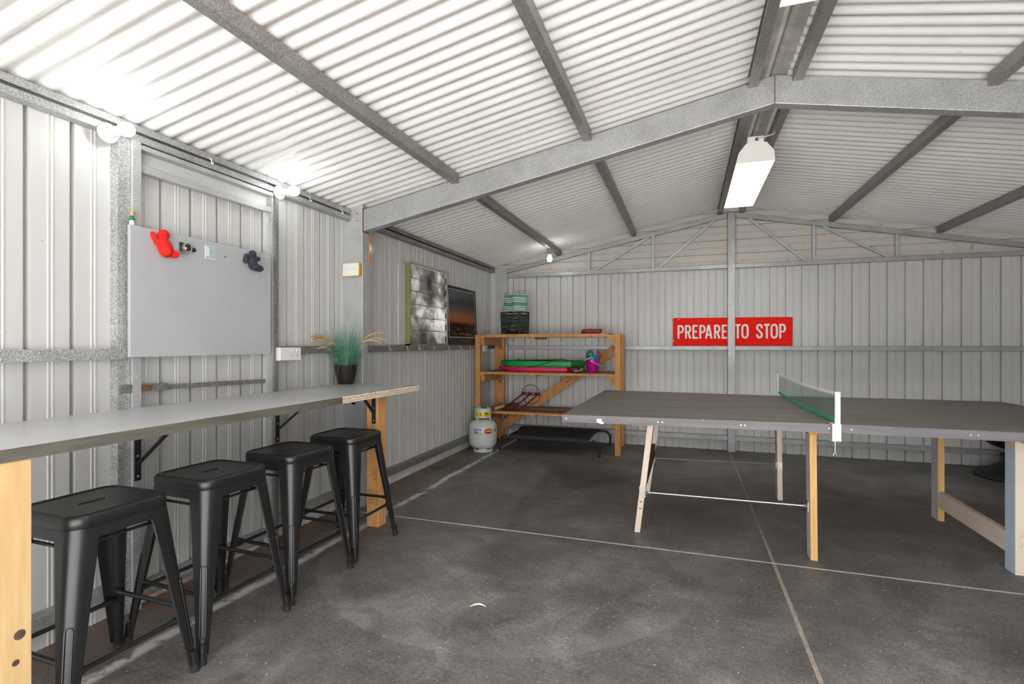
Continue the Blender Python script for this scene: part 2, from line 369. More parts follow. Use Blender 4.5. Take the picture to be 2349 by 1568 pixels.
# obscured louvre glass with overspray
nt, b = nodes('louvre_glass', 0.35, 0, 0.4); v = coords(nt)
n1 = noise(nt, v, 3.2, 5, 0.65); n2 = noise(nt, v, 120.0, 2)
cc = ramp(nt, math_(nt, 'MULTIPLY_ADD', n2, 0.35, math_(nt, 'MULTIPLY', n1, 0.8)), [(0.42, (0.06, 0.05, 0.045)), (0.55, (0.30, 0.28, 0.26)), (0.68, (0.75, 0.75, 0.74))])
tr = nt.nodes.new('ShaderNodeBsdfTranslucent'); nt.links.new(cc, tr.inputs['Color']); nt.links.new(cc, b.inputs['Base Color'])
mx = nt.nodes.new('ShaderNodeMixShader'); mx.inputs[0].default_value = 0.45
nt.links.new(b.outputs[0], mx.inputs[1]); nt.links.new(tr.outputs[0], mx.inputs[2])
nt.links.new(mx.outputs[0], nt.nodes['Material Output'].inputs['Surface'])
# cartoon-style card without any figure: plain coloured patches
nt, b = nodes('card_print', 0.3); v = coords(nt)
vo = nt.nodes.new('ShaderNodeTexVoronoi'); vo.inputs['Scale'].default_value = 110.0; nt.links.new(v, vo.inputs['Vector'])
nt.links.new(ramp(nt, math_(nt, 'FRACT', math_(nt, 'MULTIPLY', vo.outputs['Distance'], 3.7)), [(0.0, (0.03, 0.15, 0.40)), (0.45, (0.12, 0.40, 0.65)), (0.62, (0.8, 0.75, 0.1)), (0.8, (0.75, 0.8, 0.82))]), b.inputs['Base Color'])
emit('bulb_glow', (0.93, 1.0, 0.97), 9.0)
emit('tube_glow', (0.95, 1.0, 0.97), 7.0)
for k_ in ('bulb_glow', 'tube_glow'): MAT[k_].cycles.emission_sampling = 'NONE'

# ================================================================== THE SETTING
# ---- floor: four slabs with recessed joints
floor = struct('floor', 'dark stained concrete floor slabs with pale saw-cut joints')
JX, JY = 0.448, 3.088
for (x0, x1) in ((XL - 0.1, JX - 0.009), (JX + 0.009, XR + 0.1)):
    for (y0, y1) in ((YF - 0.05, JY - 0.008), (JY + 0.008, YB + 0.1)):
        box('concrete_slab', 'concrete', floor, x0, x1, y0, y1, -0.12, 0.0, bevel=0.002)
box('joint_filler', 'joint_pale', floor, XL - 0.1, XR + 0.1, JY - 0.008, JY + 0.008, -0.10, -0.001)
box('joint_filler', 'joint_brown', floor, JX - 0.009, JX + 0.009, YF, JY - 0.008, -0.10, -0.0012)
box('joint_filler', 'joint_brown', floor, JX - 0.009, JX + 0.009, JY + 0.008, YB, -0.10, -0.0012)
g = box('ground', 'gravel', None, -14, 14, -16, YF - 0.05, -0.30, -0.02); g['kind'] = 'structure'; g['label'] = 'unseen pale gravel yard outside the shed'  # out of view, added pale to bounce daylight up to the ceiling

# ---- wall cladding: sheets with narrow grooves and twin swages
PROF = [(0.0, 0.0), (0.0020, -0.026), (0.0175, -0.026), (0.0195, 0.0), (0.076, 0.0), (0.079, 0.0025), (0.084, 0.0025), (0.087, 0.0), (0.091, 0.0), (0.094, 0.0025), (0.099, 0.0025), (0.102, 0.0)]
PITCH = 0.155
def clad_pts(u0, u1, off, lap=0.0):
    """profile polyline between u0 and u1, ribs at off + k*PITCH"""
    k0 = math.floor((u0 - off) / PITCH) - 1; pts = []
    k = k0
    while off + k * PITCH < u1 + PITCH:
        for (du, d) in PROF: pts.append((off + k * PITCH + du, d))
        k += 1
    def at(u):
        for a, b_ in zip(pts, pts[1:]):
            if a[0] <= u <= b_[0]: return a[1] + (b_[1] - a[1]) * (u - a[0]) / max(1e-9, b_[0] - a[0])
        return 0.0
    return [(u0, at(u0))] + [p for p in pts if u0 < p[0] < u1] + [(u1, at(u1))]
def clad(name, parent, fn, u0, u1, v0, v1, off, mat='wall_paint', vtop=None, sheet=PITCH * 5, lapd=0.0012):
    """fn(u, v, d) -> world point; split in sheets of five pans, each lapping a hair over the last"""
    cuts = [u0]; c = off + 0.022 + 0.002
    while c < u1:
        if c > u0 + 0.05 and c < u1 - 0.05: cuts.append(c)
        c += sheet
    cuts.append(u1)
    for i, (a, b_) in enumerate(zip(cuts, cuts[1:])):
        if b_ - a < 0.01: continue
        pts = clad_pts(a, b_, off); t = 0.0012
        mb = MB(); dd = lapd * (i % 2)
        top = (lambda u: v1) if vtop is None else vtop
        n = len(pts)
        vs = [fn(u, v0, d + dd) for u, d in pts] + [fn(u, top(u), d + dd) for u, d in pts] + [fn(u, v0, d + dd - t) for u, d in pts] + [fn(u, top(u), d + dd - t) for u, d in pts]
        fs = [(k, k + 1, n + k + 1, n + k) for k in range(n - 1)] + [(2 * n + k + 1, 2 * n + k, 3 * n + k, 3 * n + k + 1) for k in range(n - 1)]
        fs += [(0, n, 3 * n, 2 * n), (n - 1, 3 * n - 1, 4 * n - 1, 2 * n - 1)]
        fs += [(k + 1, k, 2 * n + k, 2 * n + k + 1) for k in range(n - 1)] + [(n + k, n + k + 1, 3 * n + k + 1, 3 * n + k) for k in range(n - 1)]
        mb.add(vs, fs).build(name, mat, parent, fix=False)
def left(u, v, d): return (XL + d, u, v)
def back(u, v, d): return (u, YB - d, v)
def right(u, v, d): return (XR - d, u, v)
def channel(mb, fn, a, b_, depth, h, t=0.004, lip=0.014):
    """C channel: open side towards +d; section in (d, v), run along u"""
    poly = [(0, 0), (depth, 0), (depth, lip), (depth - t, lip), (depth - t, t), (t, t), (t, h - t), (depth - t, h - t), (depth - t, h - lip), (depth, h - lip), (depth, h), (0, h)]
    return mb.prism(poly, fn, a, b_)

wl = struct('wall_left', 'ribbed off-white steel cladding of the left wall on galvanised framing')
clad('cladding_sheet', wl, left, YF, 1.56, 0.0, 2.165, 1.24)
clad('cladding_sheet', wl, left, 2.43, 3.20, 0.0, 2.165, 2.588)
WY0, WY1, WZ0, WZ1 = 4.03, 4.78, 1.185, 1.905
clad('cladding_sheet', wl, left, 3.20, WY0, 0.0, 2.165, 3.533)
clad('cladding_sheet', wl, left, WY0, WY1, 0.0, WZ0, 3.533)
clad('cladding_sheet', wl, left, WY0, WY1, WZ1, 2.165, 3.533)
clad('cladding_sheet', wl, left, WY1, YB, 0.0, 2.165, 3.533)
box('head_sheet', 'wall_paint', wl, XL - 0.012, XL - 0.008, 1.56, 2.43, 2.0, 2.165)
gx = XL + 0.06
def lg(a, b_, z0, z1, name='girt', mat='galv'):      # girt: closed face towards the room
    box(name, mat, wl, XL, gx, a, b_, z0, z1, bevel=0.003)
lg(YF, 1.64, 1.122, 1.168, mat='galv_spangle'); lg(2.452, 3.17, 1.126, 1.174, mat='galv_dark'); lg(3.24, 6.13, 1.126, 1.176, mat='galv_dark')
lg(YF, 1.55, 0.092, 0.150, 'floor_girt'); lg(2.45, 3.17, 0.092, 0.150, 'floor_girt'); lg(3.24, 6.13, 0.092, 0.148, 'floor_girt', 'galv_dark')
for (a, b_) in ((YF, 3.17), (3.24, 6.13)):
    mb = MB(); channel(mb, lambda d, v, u: (XL + 0.005 + d, u, 2.094 + v), a, b_, 0.055, 0.074, 0.003, 0.030)
    mb.build('eave_purlin', 'galv' if a < 3 else 'galv_dark', wl)
# door-frame studs
box('stud', 'galv_spangle', wl, XL, XL + 0.05, 1.550, 1.602, 0.0, 2.094)
box('stud', 'galv_light', wl, XL, XL + 0.066, 1.604, 1.640, 0.0, 2.094)
box('stud', 'galv_light', wl, XL, XL + 0.045, 2.425, 2.440, 0.0, 2.094)
box('stud', 'galv_dark', wl, XL, XL + 0.062, 2.440, 2.462, 0.0, 2.094)
box('lintel_angle', 'galv_light', wl, XL, XL + 0.058, 1.640, 2.425, 2.066, 2.086)
# portal column
col = MB().box(XL - 0.0, -2.228, 3.17, 3.24, 0, 2.20).build('column', 'galv_light', wl, bevel=0.003)
for zc in (2.085, 2.14):
    for xc in (-2.352, -2.275):
        box('rust_slot', 'rust', col, xc - 0.012, xc + 0.012, 3.1685, 3.1705, zc, zc + 0.004)
box('corner_post', 'galv_light', wl, -2.306, -2.160, 6.13, 6.19, 0, 2.145, bevel=0.003)
box('flashing', 'wall_paint', wl, XL + 0.001, XL + 0.016, 3.90, 4.005, 1.18, 1.90)
box('corner_flashing', 'wall_paint', wl, XL, -2.306, 6.165, 6.198, 0.02, 2.15)
# unseen gutter outside, boxed and lidded to keep sky light out of scallops
box('gutter', 'galv_dark', wl, -2.56, -2.43, YF - 0.1, YB + 0.1, 2.02, 2.19)
box('gutter_lid', 'galv_dark', wl, -2.56, -2.40, YF - 0.1, YB + 0.1, 2.192, 2.20)
box('leak_strip', 'galv_dark', wl, XL - 0.04, XL - 0.026, YF, YB, -0.02, 0.06)  # hidden strip outside the cladding, added against light leaks

# ---- door in the left wall
d1 = struct('door_1', 'steel clad door in the left wall behind the grey magnet board')
clad('cladding_sheet', d1, left, 1.642, 2.424, 0.03, 2.0, 1.771)
for k, z0 in enumerate((1.972,)):
    MB().bar((XL + 0.028, 1.642, 1.985), (XL + 0.028, 2.424, 1.985), 0.034, 0.034).build('top_rail', 'galv_light', d1, bevel=0.002)
box('head_panel', 'wall_paint', d1, XL + 0.004, XL + 0.010, 1.642, 2.424, 2.003, 2.066)
box('jamb_angle', 'wall_paint', d1, XL + 0.002, XL + 0.024, 2.400, 2.424, 0.03, 2.0)
box('bottom_rail', 'galv', d1, XL + 0.002, XL + 0.04, 1.642, 2.424, 0.05, 0.10)
MB().bar((XL + 0.048, 1.56, 0.990), (XL + 0.048, 2.37, 0.972), 0.006, 0.024).build('latch_bar', 'galv_dark', d1)
MB().bar((XL + 0.056, 1.555, 0.993), (XL + 0.056, 1.77, 0.987), 0.010, 0.034).build('latch_sleeve', 'galv_dark', d1, bevel=0.002)
MB().bar((XL + 0.0625, 1.62, 0.992), (XL + 0.0625, 1.69, 0.990), 0.004, 0.022).build('rust_patch', 'rust', d1)

# ---- back wall
wb = struct('wall_back', 'ribbed steel cladding of the end wall with roof truss and girts')
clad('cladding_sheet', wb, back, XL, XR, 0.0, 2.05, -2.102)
# gable: horizontal sheets above the truss chord
def gab(u, v, d): return (v, YB - 0.004 - d, u)
def gable_sheet():
    off = 2.179      # every row of pans is cut to the roof slope
    for s in (-1, 1):
        cut = [2.03, 2.179 + 0.024, 2.179 + PITCH + 0.024, 2.179 + 2 * PITCH + 0.024, 2.72]
        for a, b_ in zip(cut, cut[1:]):
            pp = clad_pts(a, b_, off)
            mb = MB(); vs = []; n = len(pp)
            for (u, d) in pp:
                half = max(0.0, (2.735 - u) / SL)
                vs.append(gab(u, RX, d)); vs.append(gab(u, RX + s * min(half, 2.86), d))
            fs = [(2 * k, 2 * k + 1, 2 * k + 3, 2 * k + 2) for k in range(n - 1)]
            mb.add(vs, fs).build('gable_sheet', 'gable_paint', wb, fix=False)
gable_sheet()
Yt = 6.13
def wbbox(name, *b_, mat='galv'): return box(name, mat, wb, *b_, bevel=0.003)
for (a, b_) in ((-2.16, 0.429), (0.505, XR)):
    wbbox('girt', a, b_, Yt, YB, 1.119, 1.165)
    wbbox('floor_girt', a, b_, Yt, YB, 0.120, 0.170)
cp = wbbox('centre_post', 0.429, 0.505, 6.108, 6.185, 0.0, 2.635)
truss = bpy.data.objects.new('gable_truss', None); C.objects.link(truss); truss.parent = wb; ORG[truss.name] = Vector((0, 0, 0))
for (a, b_) in ((-2.16, 0.429), (0.505, XR)):
    box('bottom_chord', 'galv', truss, a, b_, Yt, Yt + 0.05, 2.025, 2.071, bevel=0.003)
def tchord(s):
    x0 = RX + s * 0.04; x1 = -2.16 if s < 0 else XR
    z = lambda x: 2.645 - SL * abs(x - RX)
    vs = [(x0, z(x0)), (x1, z(x1)), (x1, z(x1) - 0.05), (x0, z(x0) - 0.05)]
    MB().prism(vs, lambda x, z_, y: (x, y, z_), Yt, Yt + 0.05).build('top_chord', 'galv', truss, bevel=0.003)
tchord(-1); tchord(1)
def web(x0, z0, x1, z1, y=Yt + 0.012):
    MB().bar((x0, y + 0.014, z0), (x1, y + 0.014, z1), 0.028, 0.030, up=(0, 1, 0)).build('web_member', 'galv_light', truss, bevel=0.002)
for (xv) in (-1.115, -0.368, 1.272, 2.012):
    web(xv, 2.07, xv, 2.597 - SL * abs(xv - RX))
for (xb, xt) in ((-1.045, -0.42), (-0.30, 0.29), (1.195, 0.645), (1.935, 1.35)):
    web(xb, 2.072, xt, 2.60 - SL * abs(xt - RX))

# ---- right wall (out of frame) and front with the wide door opening behind the camera
wr = struct('wall_right', 'ribbed steel cladding of the right wall')
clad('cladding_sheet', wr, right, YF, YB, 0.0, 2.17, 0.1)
box('girt', 'galv', wr, XR - 0.06, XR, YF, YB, 1.12, 1.17)
box('eave_purlin', 'galv', wr, XR - 0.06, XR, YF, YB, 2.094, 2.168)
box('backing', 'galv_dark', wr, XR + 0.02, XR + 0.03, YF, YB, -0.02, 2.2)  # unseen sheet added outside the cladding to close it to light
wf = struct('wall_front', 'front wall of the shed around the open roller door')
box('side_panel', 'wall_paint', wf, XL, -2.15, YF - 0.03, YF, 0, 2.16); box('side_panel', 'wall_paint', wf, 2.05, XR, YF - 0.03, YF, 0, 2.16)  # out of view; right panel widened to darken the right side inside
MB().prism([(XL, 2.12), (XR, 2.12), (XR, zroof(XR) - 0.012), (RX, zroof(RX) - 0.012), (XL, zroof(XL) - 0.012)], lambda x, z_, y: (x, y, z_), YF - 0.03, YF).build('gable_panel', 'wall_paint', wf)

# ---- roof
ce = struct('ceiling', 'underside of the corrugated off-white steel roof on galvanised purlins')
WAVE = 0.081
def roof_sheet(s, y0, n, k):
    x0 = RX + s * 0.075; x1 = (XL - 0.07) if s < 0 else (XR + 0.07)
    vs = []; m = (n + 1) * 12; lift = 0.0015 * (k % 2)
    xs = [x0, x1]
    for i in range(m + 1):
        y = y0 + i * WAVE / 12; t_ = PI * (y - 1.182) / WAVE; a = 0.0092 * (0.45 * math.cos(2 * t_) + 0.55 * (1.0 - 2.0 * (math.sqrt(math.sin(t_) ** 2 + 0.012) - 0.0548)))
        for x in xs: vs.append((x, y, zroof(x) + a + lift))
    fs = [(2 * i, 2 * i + 1, 2 * i + 3, 2 * i + 2) for i in range(m)]
    o = MB().add(vs, fs).build('roof_sheet', 'roof_paint', ce, smooth=True, fix=False)
    o.data.polygons.foreach_set('use_smooth', [True] * len(o.data.polygons))
k = 0; y = YF - 0.08
while y < YB + 0.05:
    n = 10 if y + 10 * WAVE < YB + 0.2 else max(1, math.ceil((YB + 0.1 - y) / WAVE))
    roof_sheet(-1, y, n, k); roof_sheet(1, y, n, k)
    y += n * WAVE; k += 1
# ridge capping: shallow folded strip with rolled edges
MB().prism([(RX - 0.16, zroof(RX - 0.16) + 0.016), (RX - 0.03, zroof(RX) + 0.020), (RX, zroof(RX) + 0.036), (RX + 0.03, zroof(RX) + 0.020), (RX + 0.16, zroof(RX + 0.16) + 0.016), (RX + 0.16, zroof(RX + 0.16) + 0.018), (RX, zroof(RX) + 0.040), (RX - 0.16, zroof(RX - 0.16) + 0.018)],
           lambda x, z_, y_: (x, y_, z_), YF - 0.08, YB + 0.1).build('ridge_cap', 'ridge_metal', ce)
def purlin(xc, w=0.05, s=None):
    s = s or (1 if xc < RX else -1)      # web faces the ridge
    d = abs(xc - RX)
    for (a, b_) in ((YF, 3.17), (3.24, 6.16)):
        zb = 2.656 - SL * d; h = 0.063
        poly = [(0, 0), (w, 0), (w, 0.012), (w - 0.003, 0.012), (w - 0.003, 0.003), (0.003, 0.003), (0.003, h - 0.003), (w, h - 0.003), (w, h), (0, h)]
        MB().prism(poly, lambda p, q, y_: (xc + s * (w / 2 - p), y_, zb + q), a, b_).build('purlin', 'galv_purlin', ce)
for xc in (-1.487, -0.585, 0.352, 0.578, 1.44, 2.37): purlin(xc)
# portal rafter
def rafter(s):
    x0 = RX; x1 = -2.222 if s < 0 else XR - 0.15
    z = lambda x: 2.685 - SL * abs(x - RX)
    h = 0.157
    MB().prism([(x0, z(x0)), (x1, z(x1)), (x1, z(x1) - h), (x0, z(x0) - h)], lambda x, z_, y_: (x, y_, z_), 3.17, 3.240).build('rafter', 'galv', ce, bevel=0.004)
    return z
rz = rafter(-1); rafter(1)
box('ridge_seam', 'rust', ce, RX - 0.002, RX + 0.002, 3.1685, 3.172, 2.532, 2.682)
MB().prism([(-2.228, 2.172), (-2.222, 2.172), (-2.222, 2.000), (-2.228, 2.000)], lambda x, z_, y_: (x, y_, z_), 3.168, 3.242).build('end_plate', 'rust', ce)

# ---- louvre window
w1 = struct('window_1', 'olive framed louvre window with speckled obscure glass')
box('frame_jamb', 'olive_frame', w1, XL - 0.02, -2.330, 4.018, 4.034, WZ0 - 0.012, WZ1 + 0.004)
box('frame_jamb', 'window_frame', w1, XL - 0.02, -2.333, 4.770, 4.790, WZ0 - 0.012, WZ1 + 0.004)
box('frame_head', 'window_frame', w1, XL - 0.02, -2.330, 4.010, 4.795, WZ1 + 0.004, WZ1 + 0.020)
box('frame_sill', 'olive_frame', w1, XL - 0.02, -2.330, 4.018, 4.790, WZ0 - 0.014, WZ0 + 0.004)
nl = 6; hh = (WZ1 - WZ0 - 0.006) / nl
for i in range(nl):
    z0 = WZ0 + 0.004 + i * hh
    MB().prism([(-2.352, z0), (-2.347, z0), (-2.357, z0 + hh + 0.004), (-2.362, z0 + hh + 0.004)], lambda x, z_, y_: (x, y_, z_), 4.036, 4.768).build('louvre_pane', 'louvre_glass', w1)
    box('pane_edge', 'galv_dark', w1, -2.3485, -2.3455, 4.036, 4.768, z0 - 0.001, z0 + 0.003)
    box('louvre_clip', 'rust', w1, -2.349, -2.340, 4.756, 4.770, z0 + 0.02, z0 + 0.075)
box('louvre_handle', 'steel', w1, -2.345, -2.325, 4.036, 4.046, 1.30, 1.35)

# ================================================================== THINGS
# ---- bar stools
def rsq(hx, hy, r, z, n=48, cx=0.0, cy=0.0):
    """rounded rectangle loop, evenly by angle steps per corner"""
    out = []; q = n // 4
    for c, (sx, sy) in enumerate(((1, 1), (-1, 1), (-1, -1), (1, -1))):
        for i in range(q):
            a = c * PI / 2 + (i / (q - 1)) * PI / 2
            out.append((cx + sx * (hx - r) + r * math.cos(a), cy + sy * (hy - r) + r * math.sin(a), z))
    return out
def make_stool():
    t = thing('bar_stool', 'x', 'stool', (0, 0, 0), 'black metal stools along the bar counter')
    H = 0.662
    # seat pan with real hand slot
    L = []
    for (h, r, z) in ((0.147, 0.045, H - 0.040), (0.158, 0.052, H - 0.040), (0.161, 0.055, H - 0.028), (0.160, 0.055, H - 0.012), (0.155, 0.052, H - 0.003), (0.147, 0.048, H), (0.139, 0.042, H - 0.001), (0.135, 0.040, H - 0.004), (0.128, 0.036, H - 0.0045)):
        L.append(rsq(h, h, r, z))
    L.append(rsq(0.012, 0.050, 0.0118, H - 0.0045)); L.append(rsq(0.0105, 0.0485, 0.0104, H - 0.007)); L.append(rsq(0.0105, 0.0485, 0.0104, H - 0.018))
    MB().rings(L).build('seat', 'stool_black', t, smooth=True, fix=False)
    # apron band below the seat
    MB().rings([rsq(0.1575, 0.1575, 0.050, H - 0.041), rsq(0.162, 0.162, 0.050, H - 0.075), rsq(0.159, 0.159, 0.048, H - 0.075), rsq(0.1545, 0.1545, 0.048, H - 0.041)]).build('apron', 'stool_black', t, smooth=True)
    # folded tapering legs with a pressed rib, one per corner
    def leg(sx, sy):
        z_top, z_bot = H - 0.042, 0.030; loops = []
        N = 28
        for j in range(N + 1):
            f = j / N; z = z_top + (z_bot - z_top) * f
            e = 0.1585 + (0.2130 - 0.1585) * f          # outer corner
            a = 0.052 * (1 - f) + 0.028          # arm length
            if f < 0.085: a += 0.022 * (1 - f / 0.085) ** 2  # flares into the apron
            r = min(0.050, a * 0.62)
            pts = []
            path = [(e - a, e)] + [(e - r + r * math.cos(PI / 2 - q * PI / 16), e - r + r * math.sin(PI / 2 - q * PI / 16)) for q in range(9)] + [(e, e - a)]
            groove = 0.0
            for (x, y) in path: pts.append((x, y, z))
            t_ = 0.004
            inner = [(x - t_, y - t_, z) for (x, y, z) in reversed(pts)]
            loops.append([(sx * x, sy * y, zz) for (x, y, zz) in pts + inner])
        o = MB().rings(loops, True, True, True).build('leg', 'stool_black', t, smooth=True)
        # pressed rib on the outer corner of the lower half
        def corner(z, out):
            f = (z_top - z) / (z_top - z_bot); e = 0.1585 + (0.2130 - 0.1585) * f
            a = 0.052 * (1 - f) + 0.028; r = min(0.050, a * 0.62)
            c = e - r; q = c + (r + out) / math.sqrt(2)
            return Vector((q, q, z))
        tg = Vector((1, -1, 0)).normalized()
        for off in (-1, 1):
            pts = [corner(0.335 - 0.235 * i / 10, 0.0005) + tg * (0.0095 * off) for i in range(11)]
            MB().tube([(sx * p.x, sy * p.y, p.z) for p in pts], 0.0028, 6).build('pressed_rib', 'stool_black', o, smooth=True)
        arc = []
        for i in range(9):
            a = PI * i / 8; p = corner(0.335 + 0.010 * math.sin(a), 0.0005) + tg * (0.0095 * math.cos(a)); arc.append((sx * p.x, sy * p.y, p.z))
        MB().tube(arc, 0.0028, 6).build('pressed_rib', 'stool_black', o, smooth=True)
        arc = []
        for i in range(9):
            a = PI * i / 8; p = corner(0.100 - 0.010 * math.sin(a), 0.0005) + tg * (0.0095 * math.cos(a)); arc.append((sx * p.x, sy * p.y, p.z))
        MB().tube(arc, 0.0028, 6).build('pressed_rib', 'stool_black', o, smooth=True)
        e = 0.201
        MB().tube([(sx * e, sy * e, 0.075), (sx * (e + 0.004), sy * (e + 0.004), 0.022)], [0.0150, 0.0158], 12).build('leg_tip', 'stool_black', o, smooth=True)
        MB().tube([(sx * (e + 0.004), sy * (e + 0.004), 0.024), (sx * (e + 0.006), sy * (e + 0.006), 0.0)], 0.0160, 12).build('rubber_foot', 'rubber', o, smooth=True)
    for sx in (1, -1):
        for sy in (1, -1): leg(sx, sy)
    # upper thin rods and lower foot rails
    for s in (1, -1):
        MB().tube([(s * 0.132, -0.150, 0.566), (s * 0.132, 0.150, 0.566)], 0.0055, 8).build('upper_rod', 'stool_black', t, smooth=True)
        MB().tube([(-0.150, s * 0.132, 0.556), (0.150, s * 0.132, 0.556)], 0.0055, 8).build('upper_rod', 'stool_black', t, smooth=True)
        zf = 0.205; e = 0.181
        def rail(p, q):
            p = Vector(p); q = Vector(q)
            MB().tube([p, p.lerp(q, 0.09), p.lerp(q, 0.13), p.lerp(q, 0.87), p.lerp(q, 0.91), q], [0.0125, 0.0125, 0.0085, 0.0085, 0.0125, 0.0125], 8).build('foot_rail', 'stool_black', t, smooth=True)
        rail((s * e, -e + 0.004, zf), (s * e, e - 0.004, zf)); rail((-e + 0.004, s * e, zf + 0.034), (e - 0.004, s * e, zf + 0.034))
    return t
stool = make_stool()
SP = [(-1.905, 1.190, -1.0, 'black metal bar stool nearest the camera, beside the pale pine post'),
      (-1.900, 1.640, -2.0, 'black metal bar stool second from the pale pine post'),
      (-1.905, 2.100, -2.0, 'black metal bar stool third from the pale pine post, chipped seat edge'),
      (-1.920, 2.572, 0.5, 'black metal bar stool farthest away, in front of the orange timber post')]
for i, (x, y, a, l) in enumerate(SP):
    o = stool if i == 0 else copy_tree(stool)
    o.location = (x, y, 0); o.rotation_euler = (0, 0, math.radians(a)); o['label'] = l

# ---- bar counter
ct = thing('bar_counter', 'long grey laminate bar counter on wall brackets and two timber posts', 'counter', (-2.06, 2.0, 0))
CF, CZ, CE = -1.742, 0.905, 3.135
wt = MB().box(XL + 0.067, CF - 0.003, -0.1, CE, CZ - 0.036, CZ).build('worktop', 'laminate', ct, bevel=0.001)
box('edge_strip', 'edge_metal', ct, CF - 0.003, CF, -0.1, 1.98, CZ - 0.037, CZ - 0.001)
box('edge_strip', 'edge_metal', ct, CF - 0.003, CF, 1.983, 2.30, CZ - 0.037, CZ - 0.001)
ch = MB()
box('raw_edge', 'chipboard', wt, CF - 0.0031, CF - 0.0012, 2.30, CE, CZ - 0.036, CZ - 0.002)
box('raw_layer', 'chip_white', wt, CF - 0.0013, CF - 0.0006, 2.30, CE, CZ - 0.022, CZ - 0.018)
box('raw_layer', 'chip_white', wt, CF - 0.0013, CF - 0.0006, 2.30, CE, CZ - 0.036, CZ - 0.031)
mb = MB(); random.seed(3); y = 2.30
while y < CE:      # ragged chipped lip along the raw edge
    l = random.uniform(0.012, 0.035); h = random.uniform(0.003, 0.011); y2 = min(CE, y + l)
    mb.box(CF - 0.0032, CF - 0.0003, y, y2, CZ - h, CZ + 0.0004); y = y2
mb.build('chipped_lip', 'chip_white', wt)
mb = MB(); y = 2.42
while y < CE:
    l = random.uniform(0.012, 0.03); w = random.uniform(0.004, 0.022); mb.box(CF - w, CF - 0.0028, y, min(CE, y + l), CZ, CZ + 0.0006); y += l
mb.build('bare_patch', 'chip_dark', wt)
def post(y0, y1, x0, x1, mat): return box('post', mat, ct, x0, x1, y0, y1, 0, CZ - 0.0365, bevel=0.003)
pf = post(0.842, 0.930, -1.842, -1.7475, 'pine'); pb = post(2.859, 2.950, -1.978, -1.890, 'post_timber')
def stroke(mb, pts, w, fn):
    """flat pen stroke: 2-D polyline -> mitred ribbon, fn maps (u, v) to a point"""
    pts = [Vector(p) for p in pts]; n = len(pts); closed = (pts[0] - pts[-1]).length < 1e-6 and n > 3
    if closed: pts = pts[:-1]; n -= 1
    Lp, Rp = [], []
    for i, p in enumerate(pts):
        a = pts[i - 1] if (i > 0 or closed) else p; c = pts[(i + 1) % n] if (i < n - 1 or closed) else p
        d1 = (p - a).normalized() if (p - a).length > 1e-9 else (c - p).normalized(); d2 = (c - p).normalized() if (c - p).length > 1e-9 else d1
        t = (d1 + d2); t = t.normalized() if t.length > 1e-6 else d1
        nrm = Vector((-t.y, t.x)); k = min(1.8, 1.0 / max(0.4, nrm.dot(Vector((-d1.y, d1.x)))))
        Lp.append(p + nrm * w / 2 * k); Rp.append(p - nrm * w / 2 * k)
    vs = [fn(q.x, q.y) for q in Lp] + [fn(q.x, q.y) for q in Rp]
    fs = [(i, (i + 1) % n, n + (i + 1) % n, n + i) for i in range(n if closed else n - 1)]
    mb.add(vs, fs)
def arc(cx, cy, rx, ry, a0, a1, n=10): return [(cx + rx * math.cos(math.radians(a0 + (a1 - a0) * i / n)), cy + ry * math.sin(math.radians(a0 + (a1 - a0) * i / n))) for i in range(n + 1)]
# handwriting on the orange post (turned a quarter turn): 089 over 1, and 2 3 2 3 lower down
GLY = {'0': [arc(.5, .5, .42, .5, 90, 450, 16)], '8': [arc(.5, .74, .34, .26, -90, 270, 14), arc(.5, .24, .42, .24, 90, 450, 14)],
       '9': [arc(.45, .7, .38, .3, 0, 360, 14), [(.83, .7), (.8, .3), (.62, 0)]], '1': [[(.35, .8), (.55, 1), (.5, 0)]],
       '2': [arc(.5, .72, .38, .28, 160, -30, 8) + [(.1, 0), (.9, 0)]], '3': [arc(.45, .74, .38, .26, 150, -80, 8), arc(.45, .25, .42, .25, 80, -150, 8)]}
def scrawl(txt, x0, z0, hgt):
    for i, chh in enumerate(txt):
        mb = MB()
        for st in GLY.get(chh, []):
            stroke(mb, st, 0.07, lambda u, v: (x0 + v * hgt, 2.8580, z0 - (i + u * 0.85) * hgt * 0.85))
        mb.build('pen_mark', 'print_black', pb, fix=False)
scrawl('089', -1.932, 0.385, 0.034); scrawl('1', -1.962, 0.345, 0.03); scrawl('23', -1.925, 0.185, 0.028); scrawl('32', -1.958, 0.188, 0.026); scrawl('1', -1.935, 0.63, 0.03)
for (yy, zz, r) in ((0.902, 0.385, 0.014), (0.893, 0.312, 0.009)): MB().lathe([(0, 0.0), (r * 0.6, 0.0004), (r, 0.0)], (-1.7473, yy, zz), 10, 'x').build('knot', 'chip_dark', pf)
def bracket(fx, y, z0, x_out, along='x'):
    """black steel shelf bracket: upright strap, arm under the top and diagonal brace"""
    o = thing_part('bracket', ct)
    zt = CZ - 0.0365
    box('upright', 'black_metal', o, fx, fx + 0.005, y - 0.014, y + 0.014, z0, zt, bevel=0.001)
    box('arm', 'black_metal', o, fx, x_out, y - 0.014, y + 0.014, zt - 0.005, zt)
    MB().bar((fx + 0.006, y, z0 + 0.075), (fx + (x_out - fx) * 0.72, y, zt - 0.008), 0.022, 0.005, up=(1, 0, 0)).build('brace', 'black_metal', o)
    for zz in (z0 + 0.02, z0 + 0.11):
        MB().lathe([(0, 0.003), (0.005, 0.002), (0.006, 0)], (fx + 0.005, y, zz), 10, 'x').build('screw', 'steel', o)
def thing_part(name, parent):
    o = bpy.data.objects.new(name, None); C.objects.link(o); o.parent = parent; ORG[o.name] = ORG.get(parent.name, Vector((0, 0, 0))); return o
